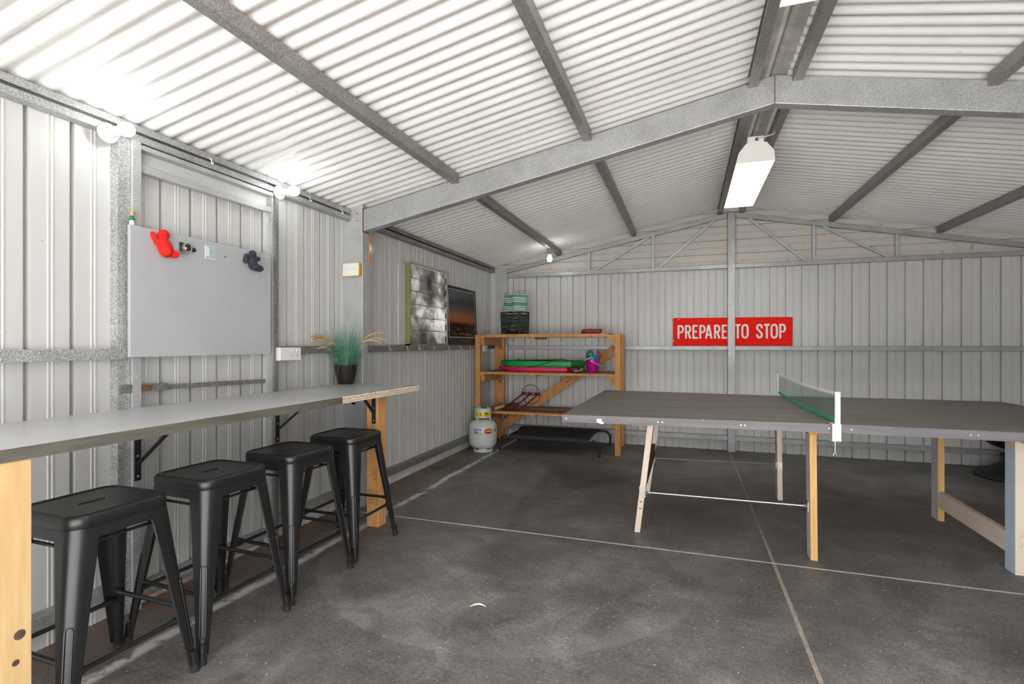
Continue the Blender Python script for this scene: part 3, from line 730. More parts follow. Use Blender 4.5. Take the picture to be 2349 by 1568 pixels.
bracket(XL + 0.066, 1.622, 0.58, -1.96); bracket(XL + 0.062, 2.451, 0.60, -1.98); bracket(XL + 0.002, 0.98, 0.58, -1.99)
def bracket_y(x, y, z0, mat='black_metal'):      # bracket fixed on a face looking to the camera
    o = thing_part('bracket', ct); zt = CZ - 0.0365
    box('upright', mat, o, x - 0.014, x + 0.014, y - 0.005, y, z0, zt, bevel=0.001)
    box('arm', mat, o, x - 0.014, x + 0.014, y - 0.17, y, zt - 0.005, zt)
    MB().bar((x, y - 0.006, z0 + 0.07), (x, y - 0.125, zt - 0.008), 0.022, 0.005, up=(0, 1, 0)).build('brace', mat, o)
    for zz in (z0 + 0.02, z0 + 0.10): MB().lathe([(0, -0.003), (0.005, -0.002), (0.006, 0)], (x, y - 0.005, zz), 10, 'y').build('screw', 'steel', o)
bracket_y(-1.922, 2.859, 0.672); bracket_y(-2.305, 3.17, 0.745)

# ---- table tennis table
tt = thing('table_tennis_table', 'long dark grey homemade table tennis table on timber legs', 'table', (0.75, 3.9, 0))
X0, XM, X1, Y0, Y1 = -0.715, 0.735, 2.205, 3.045, 4.785
ZT = {(0, 0): 0.760, (1, 0): 0.775, (2, 0): 0.772, (0, 1): 0.760, (1, 1): 0.754, (2, 1): 0.760}
def slab(xa, xb, za, zb, zc, zd, th, dz=0.0, ya=Y0, yb=Y1):
    tops = [(xa, ya, za + dz), (xb, ya, zb + dz), (xb, yb, zc + dz), (xa, yb, zd + dz)]
    return MB().add(tops + [(p[0], p[1], p[2] - th) for p in tops], [(0, 1, 2, 3), (7, 6, 5, 4), (0, 4, 5, 1), (1, 5, 6, 2), (2, 6, 7, 3), (3, 7, 4, 0)])
for h in (0, 1):
    xa, xb = ((X0, XM - 0.002), (XM + 0.002, X1))[h]
    z = (ZT[(h, 0)], ZT[(h + 1, 0)], ZT[(h + 1, 1)], ZT[(h, 1)])
    tp = slab(xa, xb, *z, 0.016).build('tabletop', 'table_top', tt)
    # centre line strip
    zm0 = (z[0] + z[3]) / 2; zm1 = (z[1] + z[2]) / 2; ym = 3.925
    slab(xa, xb, zm0, zm1, zm1, zm0, 0.0004, 0.0008, ym - 0.003, ym + 0.003).build('centre_line', 'line_white', tp)
    def edge(p, q, zp, zq):
        d = Vector((q[0] - p[0], q[1] - p[1], 0)).normalized(); nrm = Vector((d.y, -d.x, 0)) * 0.018
        vs = []
        for (pt, zz) in ((p, zp), (q, zq)):
            for (o_, dz) in ((0, -0.0005), (1, -0.0005), (1, -0.045), (0, -0.045)): vs.append((pt[0] - nrm.x * o_, pt[1] - nrm.y * o_, zz + dz))
        return MB().add(vs, [(0, 1, 2, 3), (7, 6, 5, 4), (0, 4, 5, 1), (1, 5, 6, 2), (2, 6, 7, 3), (3, 7, 4, 0)]).build('edge_board', 'table_edge', tt)
    e1 = edge((xa, Y0 - 0.0015), (xb, Y0 - 0.0015), z[0], z[1]); edge((xb, Y1 + 0.0015), (xa, Y1 + 0.0015), z[2], z[3])
    if h == 0: edge((xa - 0.0015, Y1), (xa - 0.0015, Y0), z[3], z[0])
    else: edge((xb + 0.0015, Y0), (xb + 0.0015, Y1), z[1], z[2])
    for sxp in ((-0.690, -0.155, -0.13, 0.28, 0.30, 0.70) if h == 0 else (0.80, 1.295, 1.325)):
        f = (sxp - xa) / (xb - xa); zs = z[0] + (z[1] - z[0]) * f - 0.024
        MB().lathe([(0, -0.0025), (0.004, -0.002), (0.005, 0.0)], (sxp, Y0 - 0.0015, zs), 10, 'y').build('screw', 'steel', e1)
    # under frame rails that carry the legs
    for (xr) in ((-0.235, 0.662) if h == 0 else (1.617,)):
        box('cross_rail', 'orange_timber', tt, xr - 0.03 - (0.03 if xr < 0 else 0), xr - 0.018 + 0.036, Y0 + 0.13, Y1 - 0.16, 0.695, 0.735)
mb = MB().box(-0.505, -0.475, Y0 - 0.004, Y0 - 0.0015, 0.722, 0.745); mb.box(-0.49, -0.465, Y0 - 0.0035, Y0 - 0.0012, 0.715, 0.730)
mb.build('chipped_patch', 'chip_white', tt)
# underside splinter strip at the middle
box('splinter', 'leg_orange', tt, 0.45, 0.72, Y0 - 0.001, Y0 + 0.02, 0.7275, 0.7295)
def tleg(name, foot, top, wx, wy, m_main, m_front=None, m_side=None, side=-1):
    """square sawn leg whose faces carry different old paint; foot/top are the -x,-y corner"""
    vs = []
    for (x, y, z_) in (foot, top):
        vs += [(x, y, z_), (x + wx, y, z_), (x + wx, y + wy, z_), (x, y + wy, z_)]
    o = MB().add(vs, [(0, 3, 2, 1), (4, 5, 6, 7), (0, 1, 5, 4), (1, 2, 6, 5), (2, 3, 7, 6), (3, 0, 4, 7)]).build('leg', m_main, tt)
    for mm in (m_front, m_side):
        if mm: o.data.materials.append(MAT[mm])
    idx = 1
    if m_front:
        for p in o.data.polygons:
            if p.normal.y < -0.9: p.material_index = idx
        idx += 1
    if m_side:
        for p in o.data.polygons:
            if p.normal.x * side > 0.9: p.material_index = idx
    return o
A = tleg('a', (-0.313, 3.318, 0), (-0.219, 3.19, 0.735), 0.034, 0.09, 'leg_orange', 'cream_paint')
A2 = tleg('a2', (-0.313, 4.20, 0), (-0.219, 4.30, 0.735), 0.034, 0.09, 'leg_orange', 'cream_paint')
B = tleg('b', (0.657, 4.345, 0), (0.648, 4.345, 0.735), 0.034, 0.095, 'grey_paint', 'cream_paint')
Cc = tleg('c', (0.647, 3.197, 0), (0.640, 3.197, 0.745), 0.034, 0.095, 'grey_paint', 'leg_orange')
D = tleg('d', (1.600, 4.182, 0), (1.600, 4.182, 0.735), 0.035, 0.10, 'grey_paint', 'leg_orange')
E_ = tleg('e', (1.602, 3.332, 0), (1.602, 3.332, 0.735), 0.036, 0.09, 'blue_paint', 'cream_paint')
box('brown_band', 'cream_paint', E_, 1.6012, 1.602, 3.333, 3.421, 0.64, 0.72)
for (zz) in (0.155, 0.205):
    MB().lathe([(0, 0.0012), (0.009, 0.0012), (0.0105, -0.0006)], (1.622, 3.331, zz), 14, 'y').build('bolt_hole', 'leg_orange', E_)
for (zz, dy) in ((0.165, 0.0295), (0.210, 0.0375)):
    MB().lathe([(0, 0.0012), (0.007, 0.0012), (0.0085, -0.0006)], (-0.296 + zz * 0.128, 3.318 - zz * 0.174 - 0.0008, zz), 12, 'y').build('bolt_hole', 'dark_leather', A)
box('stretcher', 'cream_paint', tt, 1.602, 1.634, 3.422, 4.182, 0.090, 0.198, bevel=0.002)
MB().bar((-0.252, 3.36, 0.345), (-0.252, 4.27, 0.345), 0.03, 0.09).build('stretcher', 'dark_leather', tt)
def rod(p, q):
    o = MB().tube([p, q], 0.0055, 8).build('brace_rod', 'steel', tt, smooth=True)
    p = Vector(p); q = Vector(q)
    for i, c in enumerate((p, q)):
        s = 1 if i == 0 else -1
        box('rod_plate', 'steel', o, c.x - 0.003, c.x + 0.003, c.y - 0.02, c.y + 0.02, c.z - 0.028, c.z + 0.028)
        MB().tube([(c.x, c.y, c.z), (c.x + s * 0.02, c.y, c.z)], 0.0095, 6).build('rod_nut', 'steel', o)
rod((-0.245, 3.300, 0.262), (0.638, 3.235, 0.285)); rod((-0.245, 4.30, 0.262), (0.650, 4.385, 0.262))
box('latch_plate', 'steel', tt, -0.278, -0.250, 3.263, 3.268, 0.255, 0.305); box('latch_plate', 'steel', tt, 0.655, 0.688, 4.338, 4.3445, 0.235, 0.29)

# ---- table tennis net
NX = 0.732
net = thing('table_tennis_net', 'green table tennis net with white tape clamped across the dark table', 'net', (NX, 3.9, 0.75))
def npost(y, zt, zl, s):
    o = box('net_post', 'net_white', net, NX - 0.012, NX + 0.012, y - 0.008, y + 0.008, zt, zl, bevel=0.001)
    return o
yn, yf_ = Y0 - 0.022, Y1 + 0.022
npost(yn, 0.772, 0.943, -1); npost(yf_, 0.760, 0.940, 1)
for (y, s, z0) in ((yn, -1, 0.775), (yf_, 1, 0.757)):
    c = box('clamp', 'white_enamel', net, NX - 0.024, NX + 0.016, y - 0.002 - (0.003 if s < 0 else 0), y + 0.003, z0 - 0.085, z0 + 0.002)
    box('clamp_jaw', 'white_enamel', c, NX - 0.024, NX + 0.016, min(y, y - s * 0.065), max(y, y - s * 0.065), z0 + 0.0005, z0 + 0.003)
    box('clamp_jaw', 'white_enamel', c, NX - 0.024, NX + 0.016, min(y, y - s * 0.065), max(y, y - s * 0.065), z0 - 0.085, z0 - 0.082)
    yy = y - s * 0.02
    MB().tube([(NX - 0.005, yy, z0 - 0.045), (NX - 0.005, yy, z0 - 0.150)], 0.003, 8).build('clamp_screw', 'steel', c, smooth=True)
    ring = [(NX - 0.005 + 0.008 * math.cos(a * PI / 6), yy, z0 - 0.158 + 0.008 * math.sin(a * PI / 6)) for a in range(13)]
    MB().tube(ring, 0.0022, 6).build('clamp_eye', 'steel', c, smooth=True)
def ntop(f): return 0.936 - 0.014 * math.sin(PI * f) + (0.933 - 0.936) * f
def nbot(f): return 0.790 - 0.006 * math.sin(PI * f) - 0.012 * f
def nx(f, g): return NX - 0.030 * math.sin(PI * f) * (1 - g) * 0.6
ny = lambda f: yn + (yf_ - yn) * f
mb = MB(); NV, NH = 150, 13
for i in range(NV + 1):
    f = i / NV; a = (nx(f, 1), ny(f), ntop(f)); b_ = (nx(f, 0), ny(f), nbot(f)); w = 0.0017
    mb.add([(a[0], a[1] - w, a[2]), (a[0], a[1] + w, a[2]), (b_[0], b_[1] + w, b_[2]), (b_[0], b_[1] - w, b_[2])], [(0, 1, 2, 3)])
for j in range(1, NH):
    g_ = j / NH
    for i in range(24):
        q = []
        for f in (i / 24, (i + 1) / 24):
            zc = nbot(f) + (ntop(f) - nbot(f)) * g_
            q += [(nx(f, g_), ny(f), zc - 0.0014), (nx(f, g_), ny(f), zc + 0.0014)]
        mb.add(q, [(0, 1, 3, 2)])
nm = mb.build('netting', 'net_green', net, fix=False); nm['kind'] = 'stuff'
mb = MB(); L = []
for i in range(25):
    f = i / 24; z_ = ntop(f); L.append([(nx(f, 1) - 0.003, ny(f), z_ - 0.010), (nx(f, 1) + 0.003, ny(f), z_ - 0.010), (nx(f, 1) + 0.003, ny(f), z_ + 0.006), (nx(f, 1) - 0.003, ny(f), z_ + 0.006)])
mb.rings(L, True, True, True).build('top_tape', 'net_white', net)
mb = MB(); L = []
for i in range(25):
    f = i / 24; z_ = nbot(f); w = 0.006
    L.append([(nx(f, 0) - 0.002, ny(f), z_ - w), (nx(f, 0) + 0.002, ny(f), z_ - w), (nx(f, 0) + 0.002, ny(f), z_ + 0.014), (nx(f, 0) - 0.002, ny(f), z_ + 0.014)])
mb.rings(L, True, True, True).build('bottom_band', 'band_green', net)

# ---- lamps
def glow(kind, parent, loc, watts, **kw):
    d = bpy.data.lights.new('lamp_glow', kind); d.energy = watts; d.color = (0.95, 1.0, 0.98)
    for a, v in kw.items(): setattr(d, a, v)
    o = bpy.data.objects.new('lamp_glow', d); C.objects.link(o); o.parent = parent; o.location = Vector(loc) - ORG[parent.name]
    return o
def batten_lamp(label, base, axis, holder='white_plastic'):
    """bare bulb in a batten holder; axis 'x' sticks out of the wall, 'z' hangs down"""
    t = thing('bare_bulb_lamp', label, 'lamp', base, 'bare bulb lamps')
    o = Vector(base)
    def lt(prof, name, mat):
        m = MB()
        if axis == 'x': m.lathe(prof, base, 24, 'x')
        else: m.lathe([(r, -h) for r, h in prof], base, 24, 'z')
        return m.build(name, mat, t, smooth=True)
    lt([(0, 0), (0.041, 0), (0.042, 0.006), (0.037, 0.014), (0.0, 0.015)], 'base_plate', holder)
    lt([(0.024, 0.012), (0.021, 0.030), (0.019, 0.060), (0.0, 0.060)], 'lamp_holder', holder)
    lt([(0.0185, 0.060), (0.0185, 0.064), (0.0, 0.064)], 'bulb_cap', 'steel')
    lt([(0.0, 0.064), (0.014, 0.066), (0.018, 0.078), (0.026, 0.096), (0.030, 0.114), (0.027, 0.132), (0.016, 0.145), (0.0, 0.149)], 'bulb', 'bulb_glow')
    c = o + (Vector((0.114, 0, 0)) if axis == 'x' else Vector((0, 0, -0.114)))
    glow('POINT', t, c, BULB_W, shadow_soft_size=0.034)
batten_lamp('bare glowing bulb on white holder at the eave, left of the grey board', (-2.324, 1.500, 2.082), 'x')
batten_lamp('bare glowing bulb on white holder at the eave, between door and column', (-2.324, 2.463, 2.098), 'x')
batten_lamp('bare glowing bulb hanging from a roof purlin at the far end', (-1.487, 5.70, 2.276), 'z', 'galv_dark')
def fluoro(label, y0, y1, cable):
    t = thing('fluorescent_light', label, 'light', (0.441, (y0 + y1) / 2, 2.42), 'twin tube ridge lights')
    sec = [(0.320, 2.421), (0.337, 2.492), (0.385, 2.551), (0.509, 2.551), (0.557, 2.489), (0.562, 2.421)]
    xc = 0.441; th = 0.0025
    inn = [(xc + (x - xc) * (1 - th / 0.12), z - (th if z > 2.43 else 0)) for x, z in sec]
    poly = sec + inn[::-1]
    h = MB().prism(poly, lambda x, z_, y_: (x, y_, z_), y0, y1).build('reflector', 'inner_white', t)
    for y in (y0, y1):
        MB().prism(sec, lambda x, z_, y_: (x, y_, z_), y - 0.003, y + 0.001 if y == y0 else y + 0.003).build('end_plate', 'white_enamel', t)
    box('mounting_channel', 'white_enamel', t, 0.394, 0.493, y0 + 0.0, y1, 2.552, 2.596)
    for i in (-1, 1):
        xt = xc + i * 0.028
        MB().tube([(xt, y0 + 0.05, 2.515), (xt, y1 - 0.05, 2.515)], 0.0135, 12).build('tube', 'tube_glow', t, smooth=True)
        for y in (y0, y1):
            s = 1 if y == y0 else -1
            MB().tube([(xt, y + s * 0.003, 2.515), (xt, y + s * 0.05, 2.515)], 0.014, 12).build('tube_holder', 'inner_white', t, smooth=True)
    glow('AREA', t, (xc, (y0 + y1) / 2, 2.545), TUBE_W, shape='RECTANGLE', size=0.09, size_y=y1 - y0 - 0.12)
    # two strap hangers to the ridge purlins
    for y in (y0 + 0.12, y1 - 0.12):
        box('hanger_strap', 'galv_dark', t, 0.372, 0.558, y - 0.012, y + 0.012, 2.596, 2.600)
        for xx in (0.372, 0.554): box('hanger_strap', 'galv_dark', t, xx, xx + 0.004, y - 0.012, y + 0.012, 2.600, 2.690)
    if cable:
        MB().lathe([(0, -0.002), (0.012, -0.002), (0.012, 0.0)], (0.452, y0 - 0.0005, 2.575), 14, 'y').build('cable_hole', 'print_black', t)
        MB().tube([(0.452, y0 + 0.003, 2.575), (0.47, y0 - 0.02, 2.574), (0.51, y0 - 0.03, 2.578), (0.545, y0 - 0.01, 2.592), (0.562, y0 + 0.03, 2.615), (0.566, y0 + 0.06, 2.66)], 0.0055, 8).build('cable', 'cable_cream', t, smooth=True)
fluoro('glowing white twin tube trough light under the ridge behind the rafter', 3.82, 5.03, True)
fluoro('white twin tube trough light cut off by the top of the picture', 0.88, 2.09, False)

# ---- road sign
sg = thing('road_sign', 'red metal road sign reading PREPARE TO STOP, standing on the back girt', 'sign', (0.46, 6.175, 1.166))
YS = 6.176
ps = MB().prism([(-0.147, 1.1665), (1.076, 1.1665), (1.078, 1.478), (-0.147, 1.485)], lambda x, z_, y_: (x, y_, z_), YS, YS + 0.004).build('panel', 'sign_red', sg)
def strokes_of(c):
    if c == 'P': return [[(.14, 0), (.14, 1)], [(.14, .94), (.5, .94)] + arc(.52, .70, .36, .24, 90, -90, 8) + [(.14, .46)]]
    if c == 'R': return [[(.14, 0), (.14, 1)], [(.14, .94), (.5, .94)] + arc(.52, .71, .35, .23, 90, -90, 8) + [(.14, .48)], [(.5, .48), (.88, 0)]]
    if c == 'E': return [[(.14, 0), (.14, 1)], [(.14, .945), (.95, .945)], [(.14, .52), (.80, .52)], [(.14, .055), (1.0, .055)]]
    if c == 'A': return [[(.12, 0), (.47, 1)], [(.88, 0), (.53, 1)], [(.26, .28), (.74, .28)]]
    if c == 'T': return [[(.5, 0), (.5, 1)], [(0, .945), (1, .945)]]
    if c == 'O': return [arc(.5, .70, .38, .25, 0, 180, 10) + arc(.5, .30, .38, .25, 180, 360, 10) + [(.88, .70)]]
    return [[(.86, .70)] + arc(.5, .74, .36, .21, 10, 190, 9) + [(.22, .64), (.74, .40)] + arc(.5, .255, .36, .20, 20, -190, 9)]
def sx(px):      # picture column of the original lettering -> x on the sign plane
    u = (1530 + px / 7.577 - 1174.5) / 1174.5; c, s = math.cos(YAW), math.sin(YAW)
    return YS * (u * c - s) / (u * s + c)
LET = [('P', 185, 290), ('R', 315, 418), ('E', 445, 540), ('P', 565, 668), ('A', 662, 790), ('R', 820, 925), ('E', 955, 1050), ('T', 1182, 1280), ('O', 1295, 1418), ('S', 1550, 1665), ('T', 1685, 1785), ('O', 1802, 1925), ('P', 1952, 2065)]
for k, (c, a, b_) in enumerate(LET):
    xa, xb = sx(a), sx(b_); z0, z1 = 1.248, 1.402 + 0.004 * (k > 6)
    mb = MB()
    for j, st in enumerate(strokes_of(c)):
        pts = [(xa + u * (xb - xa), z0 + v * (z1 - z0)) for u, v in st]
        stroke(mb, pts, 0.0205, lambda u, v, j=j: (u, YS - 0.0012 - 0.0002 * j, v))
    mb.build('letter', 'letter_white', ps, fix=False)
for (xa, xb, za, zb) in ((-0.146, -0.138, 1.215, 1.235), (-0.095, -0.07, 1.467, 1.471), (0.99, 1.0, 1.205, 1.207), (1.01, 1.025, 1.205, 1.207)):
    box('paint_chip', 'letter_white', ps, xa, xb, YS - 0.001, YS, za, zb)
box('worn_rim', 'letter_white', ps, -0.147, 1.077, YS + 0.0002, YS + 0.0038, 1.4775, 1.4795)

# ---- magnet board with its magnets
XB = -2.300
mbd = thing('magnet_board', 'large plain grey steel board hung over the door on the left wall', 'board', (XB, 1.98, 1.13))
box('board_panel', 'board_grey', mbd, XB - 0.017, XB, 1.578, 2.378, 1.131, 1.712, bevel=0.0015)
for (yy, zz) in ((2.065, 1.648), (2.352, 1.695)): MB().lathe([(0, 0.0012), (0.004, 0.001), (0.005, 0)], (XB, yy, zz), 10, 'x').build('screw_cap', 'chip_dark' if yy < 2.2 else 'letter_white', mbd)
def ell(mb, c, rx, ry, rz, n=14, m=10, rot=None):
    vs = []; base = len(mb.v)
    loops = []
    for i in range(m + 1):
        a = -PI / 2 + PI * i / m; l = []
        for k_ in range(n):
            p = Vector((rx * max(1e-4, math.cos(a)) * math.cos(2 * PI * k_ / n), ry * max(1e-4, math.cos(a)) * math.sin(2 * PI * k_ / n), rz * math.sin(a)))
            if rot: p = rot @ p
            l.append(tuple(Vector(c) + p))
        loops.append(l)
    return mb.rings(loops, True, True, True)
def felt(name, label, mat, blobs):
    m = MB()
    for (y, z, r, ry, rz, ang) in blobs: ell(m, (XB + max(r, 0.009) * 0.9, y, z), r, ry, rz, rot=Matrix.Rotation(math.radians(ang), 3, 'X'))
    o = m.build(name, mat, None, smooth=True)
    rm = o.modifiers.new('remesh', 'REMESH'); rm.mode = 'VOXEL'; rm.voxel_size = 0.0025; rm.use_smooth_shade = True
    sm = o.modifiers.new('smooth', 'SMOOTH'); sm.iterations = 3
    return tag(o, label, 'magnet')
felt('felt_magnet', 'red felt figure magnet with raised arm on the grey board', 'felt_red',
     [(1.722, 1.633, 0.022, 0.036, 0.046, 18), (1.716, 1.692, 0.020, 0.027, 0.025, 0), (1.690, 1.655, 0.014, 0.016, 0.020, 20), (1.678, 1.672, 0.013, 0.013, 0.030, 30), (1.716, 1.612, 0.034, 0.017, 0.020, 0), (1.745, 1.606, 0.016, 0.022, 0.013, 0), (1.766, 1.609, 0.024, 0.017, 0.018, 0)])
felt('felt_magnet', 'dark navy felt figure magnet at the right of the grey board', 'felt_dark',
     [(2.228, 1.640, 0.020, 0.028, 0.042, 0), (2.228, 1.687, 0.018, 0.021, 0.023, 0), (2.195, 1.670, 0.014, 0.020, 0.014, -25), (2.186, 1.654, 0.014, 0.014, 0.026, -10), (2.212, 1.676, 0.018, 0.016, 0.010, 10), (2.258, 1.668, 0.014, 0.022, 0.012, 10), (2.270, 1.668, 0.015, 0.011, 0.013, 0), (2.233, 1.620, 0.032, 0.016, 0.018, 0), (2.252, 1.609, 0.014, 0.014, 0.012, 0), (2.270, 1.612, 0.026, 0.016, 0.019, 0)])
mg = thing('camera_magnet', 'small black and silver camera shaped magnet on the grey board', 'magnet', (XB, 1.824, 1.648))
box('magnet_body', 'steel', mg, XB, XB + 0.010, 1.795, 1.848, 1.622, 1.678, bevel=0.002)
box('magnet_face', 'print_black', mg, XB + 0.010, XB + 0.0125, 1.800, 1.846, 1.634, 1.674)
MB().lathe([(0.0, 0.028), (0.016, 0.028), (0.019, 0.030), (0.022, 0.029), (0.022, 0.0)], (XB, 1.830, 1.652), 20, 'x').build('lens_ring', 'steel', mg, smooth=True)
MB().lathe([(0.0, 0.0288), (0.0165, 0.0288), (0.0165, 0.02)], (XB, 1.830, 1.652), 20, 'x').build('lens', 'print_black', mg)
MB().lathe([(0.0, 0.033), (0.004, 0.032), (0.005, 0.028)], (XB, 1.818, 1.648), 10, 'x').build('lens_glint', 'print_cream', mg)
o = MB().lathe([(0, 0.006), (0.006, 0.005), (0.010, 0.005), (0.0115, 0.002), (0.0115, 0)], (XB, 1.882, 1.652), 18, 'x').build('button_magnet', 'print_black', None, smooth=True)
tag(o, 'tiny round black magnet on the grey board', 'magnet')
mg = thing('card_magnet', 'small rectangular blue and yellow printed card magnet on the grey board', 'magnet', (XB, 1.972, 1.652))
box('card', 'letter_white', mg, XB, XB + 0.003, 1.944, 2.002, 1.620, 1.688, bevel=0.001)
box('card_picture', 'card_print', mg, XB + 0.003, XB + 0.0036, 1.947, 1.999, 1.623, 1.685)
box('card_panel', 'letter_white', mg, XB + 0.0036, XB + 0.0042, 1.950, 1.966, 1.634, 1.679)
fg = thing('figurine', 'tiny figurine in orange hat and green jacket on the board corner', 'figurine', (-2.309, 1.592, 1.713))
fx, fy = -2.309, 1.592
MB().lathe([(0.0, 0), (0.010, 0), (0.009, 0.012), (0.008, 0.020), (0, 0.021)], (fx, fy, 1.7125), 14).build('trousers', 'letter_white', fg, smooth=True)
MB().lathe([(0.0085, 0.019), (0.0105, 0.022), (0.009, 0.034), (0.004, 0.042), (0, 0.043)], (fx, fy, 1.7125), 14).build('jacket', 'green_paint', fg, smooth=True)
m = MB(); ell(m, (fx, fy, 1.760), 0.0075, 0.0075, 0.008); m.build('head', 'skin_paint', fg, smooth=True)
MB().lathe([(0.0, 0.012), (0.006, 0.010), (0.0075, 0.004), (0.013, 0.002), (0.013, 0.001), (0, 0.001)], (fx, fy, 1.7625), 16).build('hat', 'hat_paint', fg, smooth=True)

# ---- sockets, switch and the clock-like box on the column
def outlet(label, y0, y1, z0, z1, x):
    t = thing('power_outlet', label, 'outlet', (x, (y0 + y1) / 2, z0))
    box('mounting_box', 'white_plastic', t, x, x + 0.030, y0, y1, z0, z1, bevel=0.004)
    box('face_plate', 'inner_white', t, x + 0.030, x + 0.036, y0 + 0.002, y1 - 0.002, z0 + 0.002, z1 - 0.002, bevel=0.002)
    if y1 - y0 > 0.12:
        for yc in (y0 + 0.10, y0 + 0.14):
            MB().lathe([(0, 0.004), (0.007, 0.0035), (0.009, 0)], (x + 0.036, yc, z1 - 0.020), 12, 'x').build('rocker', 'white_plastic', t, smooth=True)
            for dy in (-0.006, 0.006): MB().bar((x + 0.0362, yc + dy * 1.3, z0 + 0.026), (x + 0.0362, yc + dy * 0.6, z0 + 0.034), 0.0008, 0.002).build('pin_slot', 'print_black', t)
            box('pin_slot', 'print_black', t, x + 0.0358, x + 0.0366, yc - 0.001, yc + 0.001, z0 + 0.014, z0 + 0.021)
outlet('white double power outlet on the left wall girt beside the column', 2.440, 2.615, 1.088, 1.168, gx)
outlet('small white outlet on the left wall behind the timber shelf', 5.70, 5.80, 1.095, 1.172, gx)
sw = thing('light_switch', 'white two gang light switch on an orange block on the steel column', 'switch', (-2.305, 3.17, 1.68))
box('mounting_block', 'orange_timber', sw, -2.368, -2.232, 3.138, 3.169, 1.682, 1.772, bevel=0.002)
box('switch_plate', 'print_cream', sw, -2.372, -2.236, 3.132, 3.138, 1.680, 1.774, bevel=0.002)
pl_ = box('plate_face', 'inner_white', sw, -2.366, -2.244, 3.129, 3.132, 1.690, 1.768, bevel=0.001)
for xx in (-2.325, -2.303): box('rocker', 'white_plastic', pl_, xx - 0.006, xx + 0.006, 3.127, 3.129, 1.718, 1.742, bevel=0.001)
for xx in (-2.353, -2.269): MB().lathe([(0, -0.0015), (0.003, -0.001), (0.0035, 0)], (xx, 3.129, 1.730), 10, 'y').build('screw', 'chip_dark', pl_)
cl = thing('wall_clock', 'white domed clock on a plywood strip behind the steel column', 'clock', (-2.30, 3.245, 1.78))
box('back_board', 'orange_timber', cl, -2.372, -2.226, 3.2405, 3.258, 1.775, 1.988)
MB().lathe([(0, 0.080), (0.03, 0.078), (0.052, 0.070), (0.066, 0.052), (0.068, 0.0), (0, 0)], (-2.286, 3.258, 1.898), 28, 'y').build('clock_body', 'white_plastic', cl, smooth=True)

# ---- cup hooks
def hook(x, y, z, label, group):
    pts = [(x, y, z + 0.018), (x + 0.006, y, z + 0.018), (x + 0.013, y, z + 0.012), (x + 0.015, y, z), (x + 0.013, y, z - 0.008), (x + 0.019, y, z - 0.013), (x + 0.025, y, z - 0.008), (x + 0.026, y, z - 0.002)]
    tag(MB().tube(pts, 0.0024, 6).build('cup_hook', 'white_plastic', None, smooth=True), label, 'hook', group)
for y, l in zip((3.33, 3.665, 3.945, 4.155, 4.445, 4.765, 5.055, 5.31), ('right beside the potted grass', 'second from the potted grass', 'just left of the window', 'below the left edge of the window', 'below the middle of the window', 'below the right edge of the window', 'below the middle of the sunset picture', 'nearest the timber shelf')): hook(gx, y, 1.148, 'small white cup hook on the dark girt, ' + l, 'hooks along the girt')
for y, l in ((1.992, 'white cup hook in the eave purlin above the grey board'), (2.72, 'white cup hook in the eave purlin between bulb and column'), (3.045, 'white cup hook in the eave purlin touching the column')): hook(XL + 0.060, y, 2.124, l, 'hooks along the eave')

# ---- framed sunset picture leaning on the girt
pc = thing('framed_picture', 'black framed sunset seascape poster leaning on the girt right of the window', 'picture', (-2.332, 5.19, 1.177))
MP = Matrix.Translation((-2.350, 5.19, 1.1765)) @ Matrix.Rotation(math.radians(-2.6), 4, 'Y')
PW, PH = 0.775, 0.630
def pbox(name, mat, par, x0, x1, y0, y1, z0, z1): return MB().box(x0, x1, y0, y1, z0, z1).xf(MP).build(name, mat, par)
pbox('backing', 'black_metal', pc, 0, 0.010, -PW / 2, PW / 2, 0, PH)
ft = 0.012
for (y0, y1, z0, z1) in ((-PW / 2, PW / 2, 0, ft), (-PW / 2, PW / 2, PH - ft, PH), (-PW / 2, -PW / 2 + ft, ft, PH - ft), (PW / 2 - ft, PW / 2, ft, PH - ft)): pbox('frame_bar', 'black_metal', pc, 0, 0.018, y0, y1, z0, z1)
a0, a1, b0, b1 = -PW / 2 + 0.055, PW / 2 - 0.030, 0.085, PH - 0.035
wlb = pbox('white_border', 'letter_white', pc, 0.010, 0.0108, a0 - 0.006, a1 + 0.006, b0 - 0.005, b1 + 0.005)
pbox('print', 'sunset_print', pc, 0.0108, 0.0114, a0, a1, b0, b1)
for (cy, cz, s_) in ((-0.03, 0.335, 1.0), (0.0, 0.318, 0.6)):
    m = MB(); stroke(m, [(cy - 0.035 * s_, cz - 0.004), (cy - 0.012 * s_, cz + 0.010 * s_), (cy, cz), (cy + 0.014 * s_, cz + 0.007 * s_), (cy + 0.036 * s_, cz - 0.008 * s_)], 0.007 * s_, lambda u, v: tuple(MP @ Vector((0.0119, u, v))))
    m.build('bird', 'print_black', pc, fix=False)
for k_, wd in ((0, 0.03), (1, 0.012)): pbox('caption', 'window_frame', pc, 0.010, 0.0106, 0.10 - wd, 0.10 + wd, 0.040 - k_ * 0.014, 0.045 - k_ * 0.014)

